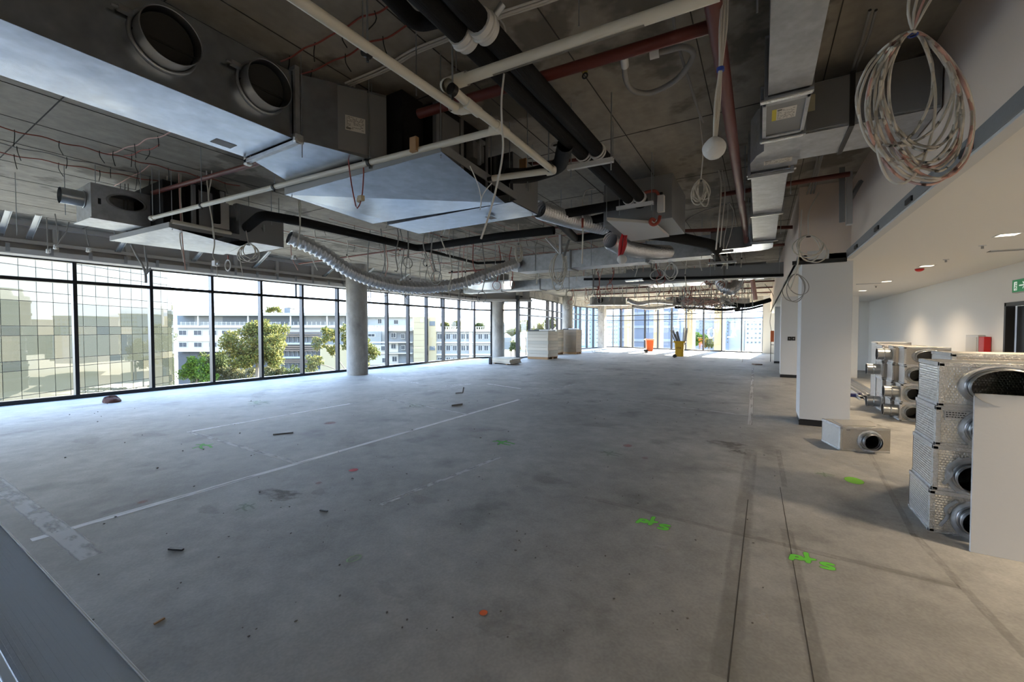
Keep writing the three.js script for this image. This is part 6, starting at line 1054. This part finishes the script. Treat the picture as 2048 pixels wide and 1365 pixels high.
// city behind the far windows
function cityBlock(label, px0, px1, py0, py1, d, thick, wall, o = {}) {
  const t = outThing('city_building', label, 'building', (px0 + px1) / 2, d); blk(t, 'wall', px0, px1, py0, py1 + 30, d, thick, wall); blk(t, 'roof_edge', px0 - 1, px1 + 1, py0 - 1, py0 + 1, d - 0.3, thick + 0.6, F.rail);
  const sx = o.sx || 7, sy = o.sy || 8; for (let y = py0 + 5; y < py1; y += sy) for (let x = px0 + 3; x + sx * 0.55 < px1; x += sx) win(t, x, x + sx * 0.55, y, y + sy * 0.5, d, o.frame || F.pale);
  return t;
}
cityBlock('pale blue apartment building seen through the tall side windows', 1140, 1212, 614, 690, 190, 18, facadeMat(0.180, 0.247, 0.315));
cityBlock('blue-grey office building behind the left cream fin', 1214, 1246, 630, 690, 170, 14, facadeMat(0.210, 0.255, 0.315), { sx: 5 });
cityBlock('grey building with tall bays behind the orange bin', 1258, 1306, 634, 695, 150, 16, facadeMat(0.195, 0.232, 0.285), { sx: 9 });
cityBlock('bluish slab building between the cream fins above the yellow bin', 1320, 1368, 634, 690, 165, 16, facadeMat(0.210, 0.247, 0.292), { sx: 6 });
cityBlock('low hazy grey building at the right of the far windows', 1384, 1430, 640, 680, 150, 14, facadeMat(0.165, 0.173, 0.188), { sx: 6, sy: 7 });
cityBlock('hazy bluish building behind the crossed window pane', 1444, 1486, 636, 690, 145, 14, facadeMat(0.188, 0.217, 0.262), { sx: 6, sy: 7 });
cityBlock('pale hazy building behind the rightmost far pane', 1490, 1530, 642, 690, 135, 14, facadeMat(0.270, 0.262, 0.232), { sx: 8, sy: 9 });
{ const t = outThing('round_tower', 'dark round office tower whose mirror image shows in the glass tower', 'building', 1296, 118), h = 26; local('drum', new THREE.CylinderGeometry(8, 8, h, 40).translate(0, h / 2, 0), facadeMat(0.07, 0.08, 0.1), t); for (let i = 0; i < 7; i++) local('floor_band', new THREE.CylinderGeometry(8.2, 8.2, 0.7, 40).translate(0, 3 + i * 3.6, 0), facadeMat(0.13, 0.14, 0.16), t); local('crown', new THREE.CylinderGeometry(6.5, 7, 2, 40).translate(0, h + 1, 0), F.grey, t); }
cityBlock('long low white building across the road past the pallets', 1040, 1100, 652, 676, 170, 12, F.white, { sx: 6, sy: 9 });
for (const [px, label] of [[1012, 'dark blue roofed house beyond the second column, left'], [1036, 'small pale roofed house beyond the second column, right']]) { const d = 140, t = outThing('house', label, 'house', px, d); blk(t, 'wall', px - 10, px + 10, 676, 700, d, 8, px < 1020 ? F.blue : F.pale); const [lat] = t.frame, y = highOf(676, d) - GROUND; local('roof', new THREE.CylinderGeometry(0.1, 3.2, 1.6, 4, 1).rotateY(Math.PI / 4).scale(1, 1, 1).translate(0, y + 0.8, -4), F.pale, t); }
// cream fins outside the end windows, marks on the glass
[[1248, 1261], [1307, 1320], [1368, 1385], [1428, 1446]].forEach(([p0, p1], i) => {
  const q = [p0, p1].map((px) => { let p = atZ(px, 660, -35); for (let k = 0; k < 8; k++) p = atZ(px, 660, (p.x < -5 ? -34.4 + ((p.x + 5) / 5.8) * 2.5 : -34.4 + ((p.x + 5) / 5.1) * 1.45) - 1.1); return p; }), n = inward(q[0].clone().setY(0), q[1].clone().setY(0));
  solo('facade_fin', slabOf([[q[0].x, q[0].z], [q[1].x, q[1].z], [q[1].x - n.x * 0.5, q[1].z - n.z * 0.5], [q[0].x - n.x * 0.5, q[0].z - n.z * 0.5]].reverse(), -4, 5.5), F.sunny, ['cream', 'second cream', 'third cream', 'fourth cream'][i] + ' concrete fin outside the far windows, ' + ['leftmost of four', 'just right of the orange bin', 'right of the yellow bin', 'rightmost of four'][i], 'fin', 'cream fins outside the far windows');
});
function glassMark(list, label) { const t = thing('window_marking', label, 'marking', list[0][0].toArray()); for (const pts of list) part('tape_stroke', tube(pts, 0.035, 24, 5), std({ color: C(0.85, 0.85, 0.85), roughness: 0.6 }), t); }
const onGlass = (px, py) => { let p = atZ(px, py, -33.5); for (let k = 0; k < 8; k++) p = atZ(px, py, -34.4 + ((p.x + 5) / 5.1) * 1.45 + 0.02); return p; };
glassMark([[[1424, 656], [1417, 659], [1416, 670], [1420, 677], [1425, 676], [1428, 668], [1426, 658]].map(([x, y]) => onGlass(x, y))], 'white oval painted on the far window pane');
glassMark([[[1464, 657], [1469, 672]].map(([x, y]) => onGlass(x, y)), [[1470, 656], [1462, 672]].map(([x, y]) => onGlass(x, y)), [[1455, 675], [1466, 675]].map(([x, y]) => onGlass(x, y))], 'white small cross with a dash painted on the far window');
glassMark([[[1496, 661], [1512, 674]].map(([x, y]) => onGlass(x, y)), [[1511, 661], [1496, 675]].map(([x, y]) => onGlass(x, y))], 'large white cross painted on the rightmost far window');

// trees
const leafGeo = (() => { const g = new THREE.BufferGeometry(); g.setAttribute('position', new THREE.Float32BufferAttribute([0, 0, 0, 0.5, 0.28, 0.08, 1, 0, 0, 0, 0, 0, 1, 0, 0, 0.5, -0.28, 0.08], 3)); g.computeVertexNormals(); return g; })();
function foliage(parent, blobs, n, size, colors) {
  const mat = phys({ color: C(1, 1, 1), roughness: 0.95, specularIntensity: 0.25, transmission: 0.2, thickness: 0, side: THREE.DoubleSide }), im = new THREE.InstancedMesh(leafGeo, mat, n), m = new THREE.Matrix4(), q = new THREE.Quaternion(), e = new THREE.Euler(), vol = blobs.map((b) => b[3] ** 2), sum = vol.reduce((a, b) => a + b, 0);
  im.name = 'foliage'; im.userData.kind = 'stuff'; im.castShadow = im.receiveShadow = true;
  for (let i = 0; i < n; i++) {
    let r = rnd(sum), k = 0; while (r > vol[k] && k < blobs.length - 1) r -= vol[k++];
    const [x, y, z, s, sy = 0.8] = blobs[k], d = V(rnd(-1, 1), rnd(-1, 1), rnd(-1, 1)).normalize().multiplyScalar(s * Math.pow(rnd(), 0.28));
    e.set(rnd(6.28), rnd(6.28), rnd(6.28)); q.setFromEuler(e); const w = size * rnd(0.6, 1.3); m.compose(V(x + d.x, y + d.y * sy, z + d.z), q, V(w, w, w)); im.setMatrixAt(i, m);
    const c = colors[Math.floor(rnd(colors.length))], v = rnd(0.8, 1.15); im.setColorAt(i, C(c[0] * v * 0.36, c[1] * v * 0.38, c[2] * v * 0.34));
  }
  parent.add(im); return im;
}
const clumps = (list) => list.flatMap(([x, y, z, r, sy]) => { const out = [[x, y, z, r * 0.62, 0.9]]; for (let i = 0; i < 9; i++) { const d = V(rnd(-1, 1), rnd(-0.8, 1), rnd(-1, 1)).normalize().multiplyScalar(r * rnd(0.55, 0.95)); out.push([x + d.x, y + d.y * 0.85, z + d.z, r * rnd(0.22, 0.42), 0.8]); } return out; });
const olive = [[0.27, 0.25, 0.06], [0.2, 0.21, 0.05], [0.13, 0.16, 0.045], [0.32, 0.28, 0.08]], brightGreen = [[0.16, 0.28, 0.03], [0.22, 0.33, 0.04], [0.1, 0.19, 0.03]], dull = [[0.2, 0.17, 0.08], [0.16, 0.15, 0.07], [0.13, 0.14, 0.05]], deep = [[0.1, 0.13, 0.04], [0.14, 0.17, 0.05], [0.08, 0.1, 0.035]];
function tree(label, px, d, blobsPx, n, size, colors, trunk, name = 'tree') {
  const t = outThing(name, label, name === 'tree' ? 'tree' : 'shrub', px, d), [lat, dd] = t.frame, blobs = blobsPx.map(([x, y, r, o = 0, sy]) => [latOf(x, d) - lat, highOf(y, d) - GROUND, o, (r / FOCAL) * d, sy]);
  foliage(t, name === 'tree' || name === 'shrub' ? clumps(blobs) : blobs, Math.round(n * 1.3), size * 0.85, colors);
  if (trunk) { const bark = facadeMat(0.12, 0.1, 0.075, 0.9); for (const [name2, pts, r] of trunk) local(name2, tube(pts.map(([x, y, o = 0]) => V(latOf(x, d) - lat, highOf(y, d) - GROUND, o)), r, 16, 8), bark, t); }
  return t;
}
tree('big round olive-green tree in front of the overhanging-roof building', 515, 82, [[512, 672, 34, 0], [492, 690, 32, 1], [540, 676, 32, -1], [555, 690, 28, 1], [515, 660, 24, 0], [470, 706, 24, 0], [520, 712, 34, 1], [550, 718, 26, 0], [488, 722, 24, 0]], 9000, 0.62, olive, [['trunk', [[512, 830], [513, 750], [516, 700], [512, 670]], 0.35], ['branch', [[515, 735], [535, 710], [548, 690]], 0.16], ['branch', [[514, 730], [495, 708], [484, 692]], 0.16]]);
tree('open olive-green tree partly behind the first round column', 690, 84, [[660, 672, 22, 0], [692, 664, 22, 0], [640, 690, 16, 0], [668, 700, 14, 0], [700, 690, 20, 0], [735, 696, 20, 0], [745, 712, 14, 0], [632, 722, 18, 0], [620, 735, 12, 0], [728, 725, 16, 0]], 5200, 0.55, olive, [['trunk', [[690, 830], [692, 760], [696, 720], [694, 690]], 0.25], ['branch', [[692, 742], [672, 715], [655, 690]], 0.1], ['branch', [[694, 730], [715, 708], [735, 698]], 0.1], ['branch', [[692, 750], [660, 735], [635, 728]], 0.09]]);
tree('bright green rounded shrub beside the corner of the glass tower', 392, 76, [[390, 730, 20, 0], [405, 745, 22, 0], [378, 748, 18, 0], [415, 760, 18, 0]], 2600, 0.5, brightGreen, [['stem', [[392, 800], [392, 745]], 0.12]], 'shrub');
for (const [px, y, label, c] of [[447, 742, 'dull brown-green hedge left of the big round tree', dull], [480, 752, 'dry brown hedge at the foot of the big round tree', dull], [580, 752, 'dark green hedge right of the big round tree trunk', deep], [432, 722, 'small dark green tree between shrub and big round tree', deep], [545, 750, 'dry hedge right below the big round tree crown', dull], [612, 752, 'dark hedge between the two olive trees', deep], [412, 760, 'low brown hedge below the bright green shrub', dull]]) tree(label, px, 90, [[px - 14, y - 4, 19, 0], [px + 14, y, 19, 0], [px, y + 10, 22, 0]], 2200, 0.5, c, [['stem', [[px, 820], [px, y]], 0.1]], 'shrub');
tree('tree rising above the long overhanging roof', 547, 150, [[540, 620, 9, 0], [552, 618, 9, 0], [560, 622, 7, 0]], 900, 0.7, olive, [['trunk', [[548, 760], [548, 622]], 0.3]]);
for (const [px, y, r, d, label, c] of [[1022, 664, 12, 180, 'sunlit green tree beyond the second column', olive], [1052, 648, 14, 150, 'tall pale green tree left of the pallets', olive], [1074, 655, 13, 160, 'pale green tree above the pallets', olive], [1100, 645, 12, 170, 'pale green tree seen through the tall side windows', olive], [1400, 676, 13, 110, 'low green tree in the far window right of the yellow bin', brightGreen], [1418, 684, 9, 100, 'low yellow-green bush at the far window with the oval mark', olive], [1030, 690, 9, 120, 'dark conical tree by the small houses', deep], [890, 650, 7, 180, 'tree above the grey ward block, left', olive], [912, 649, 7, 180, 'tree above the grey ward block, middle', olive], [960, 652, 7, 190, 'tree above the grey ward block, right', deep]]) tree(label, px, d, [[px, y, r, 0, 1], [px - r * 0.6, y + r * 0.6, r * 0.8, 0], [px + r * 0.6, y + r * 0.6, r * 0.8, 0]], 900, d * 0.006, c, [['trunk', [[px, 660 + 14000 / d], [px, y]], 0.25]]);
{ // wooded suburbs toward the horizon
  const t = new THREE.Group(); t.name = 'treeline'; scene.add(t); tag(t, 'hazy belt of distant trees between the buildings and the pale hills', 'trees', null, 'stuff');
  const blobs = []; for (let i = 0; i < 420; i++) { const d = 260 + 900 * rnd(), px = rnd(-700, 1700), p = outPos(latOf(px, d), GROUND, d); blobs.push([p.x, GROUND + rnd(2, 7), p.z, rnd(5, 11) * (0.7 + d / 900), 0.6]); }
  foliage(t, blobs, 26000, 4.2, [[0.17, 0.19, 0.12], [0.2, 0.22, 0.15], [0.14, 0.17, 0.12], [0.24, 0.25, 0.18]]);
}
function ridge(name, d, pts, col) { // a long hill with depth
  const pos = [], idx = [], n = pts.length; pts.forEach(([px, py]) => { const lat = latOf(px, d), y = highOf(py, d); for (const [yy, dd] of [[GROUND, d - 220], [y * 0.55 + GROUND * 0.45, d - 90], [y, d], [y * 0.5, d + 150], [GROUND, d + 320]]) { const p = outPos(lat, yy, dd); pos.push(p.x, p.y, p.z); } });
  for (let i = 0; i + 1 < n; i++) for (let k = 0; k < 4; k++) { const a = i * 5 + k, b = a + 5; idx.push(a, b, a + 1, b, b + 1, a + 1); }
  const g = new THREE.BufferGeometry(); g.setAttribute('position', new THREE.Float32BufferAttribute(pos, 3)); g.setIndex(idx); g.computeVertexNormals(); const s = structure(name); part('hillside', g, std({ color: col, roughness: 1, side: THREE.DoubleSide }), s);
}
const jag = (a, b, y, amp, s) => { const o = []; for (let x = a; x <= b; x += 22) o.push([x, y - amp * fbm((x + 900) / 2600, 0.3, 9, 4, s)]); return o; };
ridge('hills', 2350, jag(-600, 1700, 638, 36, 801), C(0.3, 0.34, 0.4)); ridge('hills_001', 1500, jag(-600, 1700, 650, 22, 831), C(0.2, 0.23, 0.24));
// parked cars by the road past the second column
for (let i = 0; i < 5; i++) { const px = 1012 + i * 15, d = 112, t = outThing('parked_car', ['white', 'grey', 'dark', 'silver', 'blue'][i] + ' parked car in the row beyond the second column', 'car', px, d, 'cars parked past the second column'), m = facadeMat(...[[0.5, 0.5, 0.5], [0.2, 0.2, 0.21], [0.04, 0.04, 0.05], [0.35, 0.36, 0.37], [0.06, 0.09, 0.2]][i], 0.3);
  t.position.y = GROUND; local('car_body', rbox(-0.85, 0.85, 0.3, 0.85, -2.1, 2.1, 0.2), m, t); local('cabin', loft([[0.85, 1.6, 2.4, 5], [1.4, 1.25, 1.5, 5], [1.42, 0.02, 0.02, 5]]), F.glass, t); for (const [x, z] of [[-0.8, 1.3], [0.8, 1.3], [-0.8, -1.3], [0.8, -1.3]]) local('wheel', new THREE.CylinderGeometry(0.32, 0.32, 0.2, 18).rotateZ(Math.PI / 2).translate(x, 0.32, z), F.dark, t); }
renderer.render(scene, camera);
